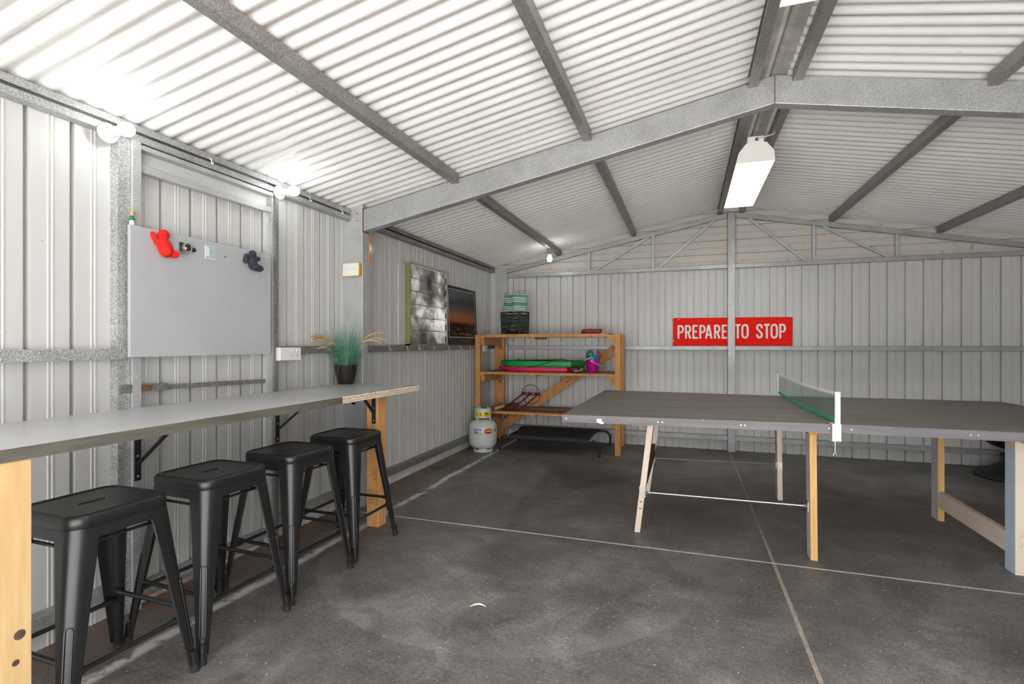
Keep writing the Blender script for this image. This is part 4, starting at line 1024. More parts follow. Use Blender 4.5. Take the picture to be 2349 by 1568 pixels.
# ---- potted ornamental grass on the counter
px_, py_ = -2.283, 3.050
pg = thing('potted_grass', 'artificial green grass with tan seed heads in a glossy black pot', 'plant', (px_, py_, CZ))
MB().lathe([(0.0, 0.0005), (0.052, 0.0005), (0.056, 0.006), (0.072, 0.075), (0.081, 0.131), (0.082, 0.137), (0.077, 0.137), (0.070, 0.110), (0.0, 0.110)], (px_, py_, CZ), 32).build('pot', 'pot_black', pg, smooth=True)
MB().lathe([(0.0, 0.114), (0.0705, 0.112), (0.0705, 0.100)], (px_, py_, CZ), 24).build('soil', 'soil', pg)
random.seed(21)
def keep(p):
    x, y, z_ = p
    x = max(x, XL + 0.02)
    if x < -2.22: y = min(y, 3.160)
    if math.hypot(x - px_, y - py_) < 0.086 and z_ < CZ + 0.14: z_ = max(z_, CZ + 0.112)
    return (x, y, max(z_, CZ + 0.004))
def blade_curve(r0, az, tilt, L, droop, n=9):
    p = Vector((px_ + r0 * math.cos(az), py_ + r0 * math.sin(az), CZ + 0.112)); out = [tuple(p)]; t = tilt
    for i in range(n - 1):
        p = p + Vector((math.cos(az) * math.sin(t), math.sin(az) * math.sin(t), math.cos(t))) * (L / (n - 1)); t += droop * (0.4 + 1.6 * i / n) / (n - 1); out.append(keep(p))
    return out
m = MB()
for i in range(330):
    az = random.uniform(0, 2 * PI); L = random.uniform(0.20, 0.40); tilt = abs(random.gauss(0.42, 0.34))
    droop = random.choice((0.2, 0.4, 0.6, 0.9, 1.5)) + random.uniform(0, 0.3)
    if i % 12 == 0: droop = random.uniform(2.0, 2.8); tilt += 0.25; L *= 1.05
    c = blade_curve(random.uniform(0, 0.055), az, tilt, L, droop)
    w0 = random.uniform(0.0010, 0.0018); side = Vector((-math.sin(az), math.cos(az), 0)); vs = []
    for j, p in enumerate(c):
        w = w0 * (1 - (j / (len(c) - 1)) ** 2 * 0.9); p = Vector(p); up = Vector((0, 0, 0.4 * w))
        vs += [tuple(p - side * w), tuple(p + up), tuple(p + side * w)]
    fs = []
    for j in range(len(c) - 1): fs += [(3 * j, 3 * j + 1, 3 * j + 4, 3 * j + 3), (3 * j + 1, 3 * j + 2, 3 * j + 5, 3 * j + 4)]
    m.add(vs, fs)
gb = m.build('grass_blades', 'grass_green', pg, fix=False); gb['kind'] = 'stuff'
# seed heads: stalk direction in picture sense (left, right, towards the camera)
for (az, tilt, L, dr) in ((-2.05, 0.22, 0.42, 1.9), (-1.9, 0.20, 0.38, 2.1), (-2.25, 0.35, 0.40, 1.6), (-1.45, 0.25, 0.34, 2.0), (0.45, 0.24, 0.38, 1.8), (0.75, 0.20, 0.42, 1.7), (0.15, 0.18, 0.37, 2.1), (-0.85, 0.20, 0.25, 1.6), (-1.75, 0.45, 0.32, 1.7)):
    c = blade_curve(0.02, az, tilt, L, dr, 16)
    st = MB().tube(c[:10], 0.0011, 5).build('seed_stalk', 'grass_green', pg, smooth=True)
    MB().tube(c[8:], [0.002, 0.0055, 0.0068, 0.0066, 0.0060, 0.0050, 0.0036, 0.0015], 7).build('seed_head', 'seed_head', st, smooth=True)

# ---- timber shelf rack
sh = thing('shelf_rack', 'orange timber storage shelf with three levels against the back wall', 'shelf', (-1.5, 5.8, 0))
OT, OX = 'orange_timber', 'orange_timber_x'
def sb(name, mat, *b_, bv=0.002): return box(name, mat, sh, *b_, bevel=bv)
sb('post', OT, -2.328, -2.268, 5.500, 5.545, 0, 1.292); sb('post', OT, -0.722, -0.662, 5.500, 5.555, 0, 1.306)
sb('post', OT, -2.296, -2.172, 6.062, 6.105, 0, 1.262); sb('post', OT, -0.752, -0.690, 6.050, 6.105, 0, 1.292)
for (zt, x0, x1) in ((1.286, -2.268, -0.722), (0.862, -2.268, -0.722), (0.412, -2.160, -0.722)):
    sb('front_rail', OX, x0, x1, 5.505, 5.530, zt - 0.022, zt)
    sb('back_rail', OX, -2.172, -0.752, 6.040, 6.062, zt - 0.022, zt)
    for (xa, xb) in ((-2.268, -2.222), (-0.768, -0.722)): sb('side_rail', OT, xa, xb, 5.530, 6.060, zt - 0.110, zt - 0.026)
    for (xa, xb) in ((-2.268, -2.222), (-0.800, -0.722)): sb('end_cleat', OX, xa, xb, 5.506, 5.56, zt - 0.045, zt - 0.022) if zt > 0.5 else None
    sb('joist', OT, -1.665, -1.610, 5.520, 6.040, zt - 0.044, zt - 0.0225)
    MB().prism([(-2.300, zt - 0.026), (-2.206, zt - 0.026), (-2.206, zt - 0.165), (-2.232, zt - 0.165)], lambda x, z_, y_: (x, y_, z_), 6.030, 6.0615).build('gusset', 'hardboard', sh)
tops = [('top', [(-2.190, -0.790, 5.508, 6.05, 1.2865, 1.300)]), ('mid', [(-2.250, -1.820, 5.510, 6.05, 0.8625, 0.8695), (-1.800, -1.150, 5.535, 6.05, 0.8625, 0.868), (-1.145, -0.730, 5.512, 6.05, 0.8625, 0.8695)]), ('low', [(-2.160, -0.730, 5.508, 5.80, 0.4125, 0.421), (-2.160, -0.730, 5.835, 6.035, 0.4125, 0.426)])]
for nm_, bs in tops:
    for b_ in bs: sb('shelf_board', 'hardboard' if nm_ != 'top' else OX, *b_, bv=0)
sb('end_strip', OX, -2.230, -2.165, 5.512, 6.03, 0.4125, 0.440)
dg_ = MB().bar((-2.165, 6.015, 0.175), (-0.79, 6.015, 1.125), 0.028, 0.105, up=(0, 0, 1)).build('diagonal_brace', OX, sh, bevel=0.002)
MB().lathe([(0, -0.003), (0.008, -0.002), (0.010, 0)], (-1.36, 6.0, 0.735), 12, 'y').build('bolt', 'chip_dark', dg_)

# things on the top shelf
def cushion(name, label, M, w, h, th, mat):
    m = MB(); n = 14; front, backv = [], []
    for i in range(n + 1):
        for j in range(n + 1):
            u = -1 + 2 * i / n; v = -1 + 2 * j / n
            pin = 1 - 0.13 * (1 - abs(u)) * abs(v) ** 4; pin2 = 1 - 0.10 * (1 - abs(v)) * abs(u) ** 4
            t_ = th * (max(0, (1 - u ** 2)) * max(0, (1 - v ** 2))) ** 0.42
            front.append((u * w / 2 * pin2, -t_, (v * h / 2) * pin)); backv.append((u * w / 2 * pin2, t_, (v * h / 2) * pin))
    N = n + 1
    q = lambda i, j: i * N + j
    fs = [(q(i, j), q(i + 1, j), q(i + 1, j + 1), q(i, j + 1)) for i in range(n) for j in range(n)]
    m.add(front, fs); m.add(backv, [f[::-1] for f in fs])
    o = m.build(name, mat, None, smooth=True, fix=False); o.matrix_world = M
    return o
BX, BY, BA = -1.945, 5.812, math.radians(-19)
MBK = Matrix.Translation((BX, BY, 1.3005)) @ Matrix.Rotation(BA, 4, 'Z')
for (lx, tw, lean, dy, sc, lab) in ((-0.080, 8, 7, 0.0, 1.0, 'left striped green and teal cushion standing in the black wicker basket'), (0.066, 48, 3, -0.005, 1.03, 'right striped green and teal cushion standing in the black wicker basket')):
    M = MBK @ Matrix.Translation((lx, dy, 0.262)) @ Matrix.Rotation(math.radians(lean), 4, 'Y') @ Matrix.Rotation(math.radians(tw), 4, 'Z')
    tag(cushion('striped_cushion', lab, M, 0.185 * sc, 0.470 * sc, 0.055, 'cushion_stripe'), lab, 'cushion', 'striped cushions in the basket')
bk = thing('wicker_basket', 'square black wicker basket holding striped cushions on the top shelf', 'basket', tuple(MBK.translation))
def bring(hx, hy, z, ph, amp, r=0.024, n=96):
    out = []
    per = rsq(hx, hy, r, z, n)
    for i, p in enumerate(per):
        a = amp * math.sin(ph + i * PI * 36 / n * 1.0); v = Vector((p[0], p[1], 0)); v = v * (1 + a / max(0.05, v.length)); out.append(tuple(MBK @ Vector((v.x, v.y, p[2]))))
    return out
HX, HY, BH = 0.150, 0.098, 0.258
for k_ in range(17):
    z_ = 0.012 + k_ * 0.0138; f = z_ / BH
    l = bring(HX * (0.95 + 0.05 * f), HY * (0.95 + 0.05 * f), z_, PI * (k_ % 2), 0.0032); MB().tube(l + [l[0]], 0.0046, 5, False).build('woven_strand', 'wicker', bk, smooth=True)
per0 = rsq(HX * 0.95, HY * 0.95, 0.023, 0.0, 40); per1 = rsq(HX, HY, 0.024, BH, 40)
for i in range(40):
    if i % 10 == 9: continue
    MB().tube([tuple(MBK @ Vector(per0[i])), tuple(MBK @ Vector(per1[i]))], 0.0034, 5).build('stake', 'wicker', bk)
l = bring(HX * 1.0, HY * 1.0, BH, 0, 0); MB().tube(l + [l[0]], 0.0085, 8, False).build('rim', 'wicker', bk, smooth=True)
l = bring(HX * 0.95, HY * 0.95, 0.006, 0, 0); MB().tube(l + [l[0]], 0.006, 8, False).build('base_rim', 'wicker', bk, smooth=True)
MB().rings([bring(HX * 0.94, HY * 0.94, 0.002, 0, 0), bring(HX * 0.94, HY * 0.94, 0.006, 0, 0)], True, True, True).build('basket_floor', 'wicker', bk)
# red pouch
m = MB(); random.seed(5)
L_ = []
for i in range(15):
    f = i / 14; x = -1.108 + 0.222 * f; e = (math.sin(PI * min(1, max(0, f))) ** 0.28) if 0 < f < 1 else 0.25; ll = []
    for k_ in range(16):
        a = 2 * PI * k_ / 16; ca, sa = math.cos(a), math.sin(a); w = random.uniform(0.92, 1.06)
        yy = 0.045 * math.copysign(abs(ca) ** 0.6, ca) * e * w; zz = 0.027 * math.copysign(abs(sa) ** 0.6, sa) * (0.85 + 0.15 * e) * (w if sa > 0 else 1)
        ll.append((x + 0.006 * (zz / 0.02), 5.66 + yy, 1.328 + max(zz, -0.0268)))
    L_.append(ll)
pr = thing('red_pouch', 'crumpled red zipped pouch lying on the top shelf', 'pouch', (-1.0, 5.66, 1.3))
m.rings(L_, True, True, True).build('pouch_body', 'pouch_red', pr, smooth=True)
MB().tube([(-1.10, 5.612, 1.334), (-1.05, 5.6085, 1.338), (-0.95, 5.6085, 1.340), (-0.90, 5.613, 1.338)], 0.0022, 6).build('zip', 'print_dark_red', pr)
MB().tube([(-0.893, 5.66, 1.348), (-0.884, 5.655, 1.356), (-0.886, 5.66, 1.344)], 0.0016, 5).build('zip_pull', 'print_black', pr)

# middle shelf: two bodyboards, buckets and sand toys, goggles
def bodyboard(name, label, pts, z0, z1, top_mat, side_mat):
    t = thing(name, label, 'bodyboard', (sum(p[0] for p in pts) / len(pts), sum(p[1] for p in pts) / len(pts), z0))
    def ins(d):
        c = Vector((sum(p[0] for p in pts) / len(pts), sum(p[1] for p in pts) / len(pts)))
        return [tuple(c + (Vector(p) - c) * (1 - d)) for p in pts]
    th = z1 - z0; nose = lambda p: max(0, (-1.90 - p[0])) * 0.10
    loops = []
    for (d, f) in ((0.035, 0.0), (0.008, 0.18), (0.0, 0.5), (0.006, 0.80), (0.03, 1.0)): loops.append([(p[0], p[1], z0 + th * f + nose(p) * (1 - f) * 1.2) for p in ins(d)])
    MB().rings(loops, True, True, False).build('foam_core', side_mat, t, smooth=True)
    MB().rings([[(p[0], p[1], z1 - 0.0005) for p in ins(0.03)], [(p[0], p[1], z1 + 0.002) for p in ins(0.034)]], True, False, True).build('deck', top_mat, t)
    return t
def bb_outline(x0, x1, yf, yb, dx):
    o = []; ym = (yf + yb) / 2; hw = (yb - yf) / 2
    for a in range(-6, 7):
        f = a / 6; o.append((x0 + 0.14 * f * f + 0.05 * (f * f) ** 2, ym - f * hw * (1 - 0.12 * (1 - abs(f)))))
    o += [(x0 + (x1 - x0) * 0.45, yf - 0.008), (x1 - 0.12, yf + 0.002), (x1 - 0.07, yf + 0.012), (x1 - 0.062, yf + 0.03)]
    o += [(x1 - 0.075, yf + 0.14), (x1 - 0.03, ym), (x1 + dx - 0.005, yb - 0.12), (x1 + dx, yb - 0.03), (x1 + dx - 0.02, yb - 0.005), (x0 + (x1 - x0) * 0.5, yb + 0.008)]
    # start list at the back of the nose, run to the front
    return o
nose_rev = lambda o: o
o1 = bb_outline(-2.130, -1.190, 5.585, 5.985, 0.0)
pk = bodyboard('bodyboard', 'pink foam bodyboard lying under the green one on the middle shelf', o1, 0.871, 0.924, 'board_pink', 'board_pink')
o2 = bb_outline(-2.110, -1.140, 5.570, 5.985, 0.02)
gn = bodyboard('bodyboard', 'bright green foam bodyboard lying on the pink one', o2, 0.928, 0.992, 'board_dark_green', 'board_green')
MB().tube([(-1.92, 5.80, 0.999), (-1.80, 5.72, 0.998), (-1.50, 5.69, 0.997), (-1.40, 5.62, 0.997), (-1.46, 5.562, 0.984), (-1.55, 5.550, 0.955), (-1.66, 5.555, 0.926), (-1.72, 5.575, 0.926)], 0.0048, 6).build('leash', 'print_black', gn, smooth=True)
MB().tube([(-1.75, 5.78, 0.999), (-1.55, 5.74, 1.002), (-1.40, 5.70, 1.010), (-1.32, 5.70, 1.014), (-1.28, 5.705, 0.998)], 0.004, 6).build('leash', 'print_black', gn, smooth=True)
def bucket(label, c, z0, r0, r1, h, mat, group, hname, hpts):
    t = thing('toy_bucket', label, 'bucket', (c[0], c[1], z0), group)
    MB().lathe([(0, 0.0003), (r0 - 0.004, 0.0003), (r0, 0.006), (r1 * 0.985, h * 0.84), (r1, h * 0.86), (r1, h), (r1 + 0.003, h), (r1 + 0.003, h + 0.002), (r1 - 0.003, h + 0.002), (r0 - 0.003, 0.008), (0, 0.008)], (c[0], c[1], z0), 32).build('bucket_body', mat, t, smooth=True)
    MB().tube(hpts, 0.0042, 8).build('handle', 'white_plastic', t, smooth=True)
    for p in (hpts[0], hpts[-1]): ell_o = MB().lathe([(0, -0.004), (0.006, -0.003), (0.006, 0.003), (0, 0.004)], p, 10, 'y').build('handle_lug', 'white_plastic', t)
    return t
bc = (-0.992, 5.700)
def hloop(c, z, r, lean_x, lean_y, dz):
    return [(c[0] + r * 1.02 * math.cos(a) * 0.999, c[1] + lean_y * math.sin(a), z + dz * math.sin(a)) if False else (c[0] + lean_x * math.sin(a), c[1] - r * math.cos(a), z + dz * math.sin(a)) for a in [PI * i / 12 for i in range(13)]]
bucket('magenta toy bucket standing on the middle shelf', bc, 0.8698, 0.060, 0.077, 0.143, 'bucket_magenta', 'toy buckets', 'h', hloop(bc, 0.998, 0.082, 0.098, 0.0, -0.055))
bucket('blue toy bucket nested inside the magenta one', bc, 0.906, 0.056, 0.072, 0.138, 'bucket_blue', 'toy buckets', 'h', hloop(bc, 1.040, 0.078, -0.105, 0.0, -0.045))
tg_ = thing('sand_sieve', 'round green sand toy sticking out of the blue bucket', 'toy', (-1.025, 5.70, 0.92))
m = MB(); ell(m, (-1.022, 5.705, 1.070), 0.046, 0.024, 0.050, 20, 12); m.build('toy_bowl', 'toy_green', tg_, smooth=True)
MB().tube([(-1.018, 5.705, 1.045), (-1.005, 5.702, 0.925)], 0.007, 8).build('toy_handle', 'toy_green', tg_, smooth=True)
tb = thing('toy_spade', 'blue toy spade in the blue bucket', 'toy', (-0.955, 5.69, 0.92))
MB().prism([(-0.972, 1.035), (-0.936, 1.035), (-0.932, 1.085), (-0.944, 1.112), (-0.955, 1.085)], lambda x, z_, y_: (x, y_, z_), 5.680, 5.686).build('spade_blade', 'toy_blue', tb)
MB().tube([(-0.955, 5.683, 1.045), (-0.968, 5.69, 0.925)], 0.006, 8).build('spade_handle', 'toy_blue', tb, smooth=True)
tr_ = thing('toy_scoop', 'red toy scoop behind the blue spade in the bucket', 'toy', (-0.935, 5.73, 0.92))
m = MB(); ell(m, (-0.936, 5.735, 1.062), 0.026, 0.014, 0.043, 16, 10); m.build('scoop_bowl', 'toy_red', tr_, smooth=True)
MB().tube([(-0.940, 5.733, 1.04), (-0.960, 5.722, 0.925)], 0.006, 8).build('scoop_handle', 'toy_red', tr_, smooth=True)
ty = MB().tube([(-1.072, 5.700, 1.066), (-1.070, 5.700, 1.050), (-1.050, 5.705, 1.035), (-1.025, 5.722, 0.955)], [0.008, 0.005, 0.004, 0.004], 8).build('toy_rake_handle', 'toy_yellow', None, smooth=True)
tag(ty, 'yellow toy handle poking out at the left of the buckets', 'toy')
gg = thing('swim_goggles', 'black swim goggles with pale rim beside the bodyboards', 'goggles', (-1.145, 5.60, 0.87))
for dx in (-0.035, 0.035):
    MB().lathe([(0.0, -0.012), (0.024, -0.012), (0.031, 0.0), (0.031, 0.010), (0.0, 0.012)], (-1.125 + dx, 5.590, 0.9012), 18, 'y').build('lens_cup', 'print_black', gg, smooth=True)
MB().tube([(-1.19, 5.586, 0.905), (-1.165, 5.574, 0.885), (-1.125, 5.572, 0.892), (-1.09, 5.574, 0.912), (-1.083, 5.582, 0.922)], 0.0035, 6).build('rim', 'white_plastic', gg, smooth=True)
MB().tube([(-1.156, 5.60, 0.90), (-1.20, 5.585, 0.882), (-1.24, 5.565, 0.8745), (-1.10, 5.550, 0.8745), (-1.06, 5.580, 0.880), (-1.09, 5.60, 0.90)], 0.004, 6).build('strap', 'print_black', gg, smooth=True)

# lower shelf: red ladder-like frame with a hoop, wooden-handled tool
rk = thing('hoop_frame', 'dark red metal frame with a thin round hoop leaning on the diagonal brace', 'frame', (-1.9, 5.7, 0.421))
fb0, fb1 = Vector((-2.020, 5.560, 0.4295)), Vector((-1.790, 5.535, 0.4295)); ft0, ft1 = Vector((-1.895, 5.925, 0.583)), Vector((-1.672, 5.915, 0.583))
MB().tube([fb0, fb1], 0.0085, 8).build('base_bar', 'rack_red', rk, smooth=True)
MB().lathe([(0, -0.004), (0.007, -0.003), (0.0075, 0.004), (0, 0.005)], tuple(fb1), 10, 'x').build('end_cap', 'steel', rk)
for f in (0.05, 0.52, 0.97):
    MB().bar(fb0.lerp(fb1, f) + Vector((0, 0, 0.004)), ft0.lerp(ft1, f * 0.92 + 0.02), 0.014, 0.012).build('rail', 'rack_red', rk, bevel=0.002)
MB().bar(ft0 + Vector((-0.004, 0, 0.004)), ft1 + Vector((0.004, 0, 0.004)), 0.005, 0.036).build('top_plate', 'rack_red', rk, bevel=0.001)
for f in (0.3, 0.66): p = ft0.lerp(ft1, f); MB().lathe([(0, -0.004), (0.007, -0.003), (0.008, 0)], (p.x, p.y - 0.003, p.z + 0.008), 10, 'y').build('rivet', 'steel', rk)
hc = Vector((-1.785, 5.935, 0.578))
MB().tube([(hc.x + 0.116 * math.cos(a), hc.y + 0.008, hc.z + 0.116 * math.sin(a)) for a in [2 * PI * i / 40 for i in range(41)]], 0.0038, 6, False).build('hoop', 'ring_brown', rk, smooth=True)
hd = thing('hand_tool', 'wooden handled tool with dark blade lying at the left of the red frame', 'tool', (-2.09, 5.62, 0.44))
MB().tube([(-2.098, 5.560, 0.441), (-2.092, 5.575, 0.442), (-2.040, 5.700, 0.455)], [0.0155, 0.018, 0.0165], 14).build('handle', 'dowel', hd, smooth=True)
MB().bar((-2.046, 5.690, 0.452), (-1.965, 5.890, 0.472), 0.085, 0.012).build('blade', 'dark_leather', hd, bevel=0.004)

# ---- gas bottle
gxx, gyy = -2.150, 5.300
gs = thing('gas_bottle', 'pale grey green gas bottle with yellow label on the floor by the shelf', 'gas bottle', (gxx, gyy, 0))
R = 0.158
MB().lathe([(0, 0.035), (0.09, 0.032), (0.125, 0.045), (0.148, 0.075), (R - 0.002, 0.105), (R - 0.001, 0.195), (R + 0.001, 0.197), (R + 0.001, 0.209), (R - 0.001, 0.211), (R - 0.002, 0.270), (0.150, 0.300), (0.128, 0.328), (0.090, 0.346), (0.04, 0.353), (0, 0.354)], (gxx, gyy, 0), 48).build('tank', 'gas_paint', gs, smooth=True)
MB().lathe([(0.106, 0.0), (0.110, 0.0), (0.110, 0.010), (0.106, 0.060), (0.101, 0.060), (0.106, 0.010), (0.106, 0.0)], (gxx, gyy, 0), 40).build('foot_ring', 'gas_paint', gs, smooth=True)
def arc_patch(m, r, z0, z1, a0, a1, n=14, c=(gxx, gyy), th=0.003):
    vs = []
    for i in range(n + 1):
        a = math.radians(a0 + (a1 - a0) * i / n)
        for rr_ in (r, r - th):
            for z_ in (z0, z1): vs.append((c[0] + rr_ * math.cos(a), c[1] + rr_ * math.sin(a), z_))
    fs = []
    for i in range(n):
        b0_ = 4 * i; fs += [(b0_, b0_ + 4, b0_ + 5, b0_ + 1), (b0_ + 2, b0_ + 3, b0_ + 7, b0_ + 6), (b0_ + 1, b0_ + 5, b0_ + 7, b0_ + 3), (b0_, b0_ + 2, b0_ + 6, b0_ + 4)]
    fs += [(0, 1, 3, 2), (4 * n, 4 * n + 2, 4 * n + 3, 4 * n + 1)]
    return m.add(vs, fs)
CA = -68.0      # azimuth of the side that looks at the camera
for (a0, a1) in ((CA - 48, CA - 22), (CA + 22, CA + 48)): arc_patch(MB(), 0.1115, 0.030, 0.042, a0, a1, 6, th=0.004).build('foot_slot', 'print_black', gs)
RC = 0.092
col_ = arc_patch(MB(), RC, 0.372, 0.478, CA - 165, CA + 150, 40).build('collar', 'gas_paint', gs, smooth=True)
for a in (CA - 45, CA + 62, CA + 180): arc_patch(MB(), RC, 0.335, 0.374, a - 11, a + 11, 4).build('collar_leg', 'gas_paint', gs)
lb = arc_patch(MB(), RC + 0.001, 0.386, 0.438, CA - 52, CA + 62, 20, th=0.0006).build('yellow_label', 'label_yellow', gs, smooth=True)
arc_patch(MB(), RC + 0.0018, 0.417, 0.432, CA + 12, CA + 34, 4, th=0.0004).build('label_emblem', 'print_dark_red', lb)
for (za, zb, a0, a1) in ((0.410, 0.413, CA + 16, CA + 55), (0.404, 0.407, CA + 14, CA + 55), (0.423, 0.427, CA + 38, CA + 56), (0.392, 0.397, CA + 22, CA + 40), (0.400, 0.426, CA - 44, CA - 40), (0.396, 0.430, CA - 20, CA - 15), (0.404, 0.412, CA + 6, CA + 11)): arc_patch(MB(), RC + 0.0018, za, zb, a0, a1, 4, th=0.0004).build('label_print', 'print_dark_red' if za == 0.392 else 'print_black', lb)
MB().lathe([(0, 0.352), (0.022, 0.352), (0.022, 0.375), (0.014, 0.380), (0.014, 0.430), (0.026, 0.432), (0.028, 0.446), (0.0, 0.448)], (gxx, gyy + 0.01, 0), 16).build('valve', 'black_metal', gs, smooth=True)
# printed block and the oval emblem
for k_, (za, zb, a0, a1) in enumerate(((0.252, 0.259, -38, -4), (0.245, 0.249, -38, -30), (0.234, 0.237, -38, -26), (0.229, 0.232, -38, -22), (0.224, 0.227, -38, -18), (0.219, 0.222, -38, -18), (0.214, 0.217, -38, -20), (0.214, 0.219, -14, -6), (0.225, 0.262, 52, 56), (0.228, 0.256, 58, 62))): arc_patch(MB(), R - 0.0006, za, zb, CA + a0, CA + a1, 6, th=0.0008).build('tank_print', 'print_black', gs)
def oval(name, mat, rad, hw, hh, ac, zc, wf=None):
    vs = []; n = 28
    vs.append((gxx + rad * math.cos(math.radians(CA + ac)), gyy + rad * math.sin(math.radians(CA + ac)), zc))
    for ring_ in (0.5, 1.0):
        for i in range(n):
            a = 2 * PI * i / n; az = math.radians(CA + ac + hw * ring_ * math.cos(a)); vs.append((gxx + rad * math.cos(az), gyy + rad * math.sin(az), zc + hh * ring_ * math.sin(a)))
    fs = [(0, 1 + i, 1 + (i + 1) % n) for i in range(n)] + [(1 + i, 1 + n + i, 1 + n + (i + 1) % n, 1 + (i + 1) % n) for i in range(n)]
    return MB().add(vs, fs).build(name, mat, gs, fix=False)
ov = oval('oval_emblem', 'letter_white', R - 0.0001, 21, 0.0335, 23, 0.2375); ov2 = oval('oval_field', 'print_red', R + 0.0005, 19, 0.0295, 23, 0.2375)
m = MB()
for k_ in range(7):
    a = 9 + k_ * 4.2; arc_patch(m, R + 0.0014, 0.232 + 0.0006 * k_, 0.243 + 0.0004 * k_ + 0.002 * (k_ % 2), CA + a, CA + a + 3.2, 2, th=0.0004)
m.build('oval_script', 'print_cream', gs)
for k_, a in enumerate((19, 23, 27)): arc_patch(MB(), R + 0.0014, 0.248, 0.254 + 0.005 * (k_ == 1), CA + a - 1, CA + a + 1.5, 2, th=0.0004).build('emblem_flame', 'hat_paint', gs)

# ---- raised dog bed
db = thing('raised_pet_bed', 'raised black mesh pet bed on bent tube legs under the shelf', 'pet bed', (-1.42, 5.74, 0))
def bend(xf, xr, y):      # long side rail bending down to a foot at both ends
    zt = 0.168; r = 0.075
    a = [(xf, y, 0.0), (xf, y, zt - r)] + [(xf + r - r * math.cos(t), y, zt - r + r * math.sin(t)) for t in [PI / 2 * i / 7 for i in range(1, 8)]]
    b_ = [(xr - r + r * math.sin(t), y, zt - r + r * math.cos(t)) for t in [PI / 2 * i / 7 for i in range(0, 8)]] + [(xr, y, 0.0)]
    o = MB().tube(a + b_, 0.0125, 10).build('frame_tube', 'black_metal', db, smooth=True)
    for xx in (xf, xr): MB().lathe([(0, 0.0), (0.0145, 0.0), (0.0145, 0.022), (0, 0.022)], (xx, y, 0), 12).build('rubber_foot', 'rubber', o)
    return o
bend(-1.975, -0.868, 5.372); bend(-1.965, -0.845, 6.020)
for xx in (-1.83, -1.0): MB().tube([(xx, 5.372, 0.168), (xx, 6.020, 0.168)], 0.0115, 8).build('cross_tube', 'black_metal', db, smooth=True)
vs = []; nxx, nyy = 20, 12
for j in range(nyy + 1):
    for i in range(nxx + 1):
        u = i / nxx; v = j / nyy; x = -1.865 + 0.90 * u; y = 5.360 + 0.672 * v
        e_ = 0.185 - 0.030 * (math.sin(PI * u) * math.sin(PI * v)) ** 0.6 - 0.006 * math.sin(PI * u) * (v < 0.05)
        if v < 0.01 or v > 0.99: e_ = 0.183 - 0.004 * math.sin(PI * u)
        vs.append((x, y, e_))
q = lambda i, j: j * (nxx + 1) + i
fs = [(q(i, j), q(i + 1, j), q(i + 1, j + 1), q(i, j + 1)) for j in range(nyy) for i in range(nxx)]
n0 = len(vs); vs += [(x, y, z_ - 0.003) for x, y, z_ in vs]; fs += [tuple(n0 + k_ for k_ in f[::-1]) for f in fs]
m = MB().add(vs, fs)
fb_ = m.build('mesh_fabric', 'mesh_fabric', db, smooth=True, fix=False)
for (y0_, y1_) in ((5.357, 5.362), (6.030, 6.035)): box('fabric_hem', 'mesh_fabric', fb_, -1.865, -0.965, y0_, y1_, 0.150, 0.184)
for (xx, yy) in ((-1.875, 5.372), (-0.955, 5.372), (-1.86, 5.99)): MB().lathe([(0, -0.0145), (0.005, -0.0135), (0.006, -0.011)], (xx, yy, 0.170), 10, 'y').build('bolt', 'steel', db)

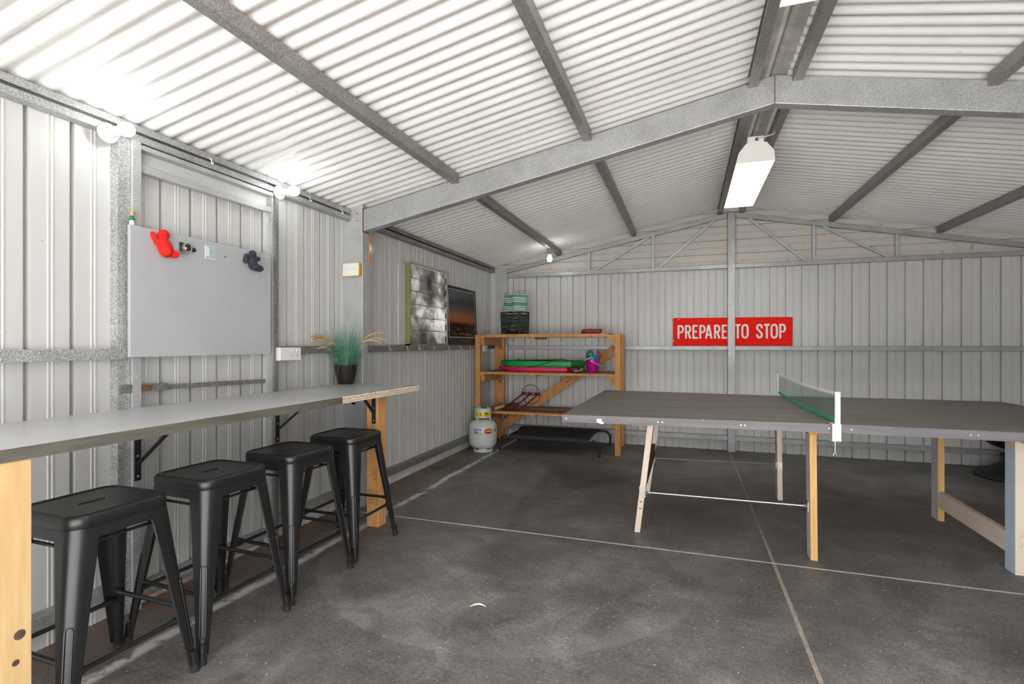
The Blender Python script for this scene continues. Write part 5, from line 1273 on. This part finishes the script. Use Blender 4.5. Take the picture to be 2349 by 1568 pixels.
# ---- cast iron urn behind the table
ux, uy = 2.800, 5.735
ur = thing('cast_iron_urn', 'dark cast iron pedestal bowl on the floor behind the table legs', 'urn', (ux, uy, 0))
MB().lathe([(0, 0.0), (0.325, 0.0), (0.330, 0.012), (0.322, 0.026), (0.300, 0.034), (0.296, 0.046), (0.270, 0.056), (0.20, 0.085), (0.14, 0.125), (0.115, 0.165), (0, 0.165)], (ux, uy, 0), 48).build('pedestal_base', 'iron', ur, smooth=True)
MB().lathe([(0, 0.165), (0.118, 0.165), (0.140, 0.185), (0.140, 0.200), (0.110, 0.215), (0.095, 0.235), (0.12, 0.255), (0, 0.255)], (ux, uy, 0), 32).build('stem', 'iron', ur, smooth=True)
MB().lathe([(0, 0.255), (0.13, 0.255), (0.20, 0.280), (0.27, 0.330), (0.315, 0.395), (0.335, 0.450), (0.350, 0.455), (0.345, 0.470), (0.325, 0.468), (0.26, 0.36), (0.0, 0.29)], (ux, uy, 0), 48).build('bowl', 'iron', ur, smooth=True)
for k_ in range(8):
    a = 2 * PI * k_ / 8 + 0.2; c_ = (ux + 0.305 * math.cos(a), uy + 0.305 * math.sin(a)); m = MB(); ell(m, (c_[0], c_[1], 0.365), 0.03, 0.03, 0.02, 10, 6); m.build('relief', 'iron', ur, smooth=True)

# ---- litter on the floor
lf = MB()
L_ = []
for i in range(9):
    f = i / 8; w = 0.007 * math.sin(PI * min(0.97, max(0.03, f))) + 0.0006; c_ = Vector((-0.925 + 0.065 * f, 2.128 + 0.022 * f + 0.006 * math.sin(PI * f), 0.002 + 0.006 * math.sin(PI * f)))
    L_.append([tuple(c_ + Vector((0.3 * w, -w, 0.004))), tuple(c_), tuple(c_ + Vector((-0.3 * w, w, 0.005))), tuple(c_ + Vector((0, 0, 0.0008)))])
lo = lf.rings(L_, True, True, True).build('dry_leaf', 'chip_white', None)
tag(lo, 'small dry cream leaf lying on the open floor in front of the table', 'leaf')
m = MB(); random.seed(12)
for i in range(16):
    x = 0.035 + random.uniform(-0.05, 0.06); y = 1.80 - 0.16 * random.random(); a = random.uniform(0, 2 * PI); l = random.uniform(0.02, 0.06); p = Vector((x, y, 0.002)); q = p + Vector((math.cos(a), math.sin(a), 0)) * l
    m.tube([p, (p + q) / 2 + Vector((random.uniform(-0.008, 0.008), random.uniform(-0.008, 0.008), 0.004)), q], 0.0011, 4)
so = m.build('straw_wisps', 'seed_head', None); so['kind'] = 'stuff'; so['label'] = 'wisps of dry straw on the front floor'; so['category'] = 'straw'
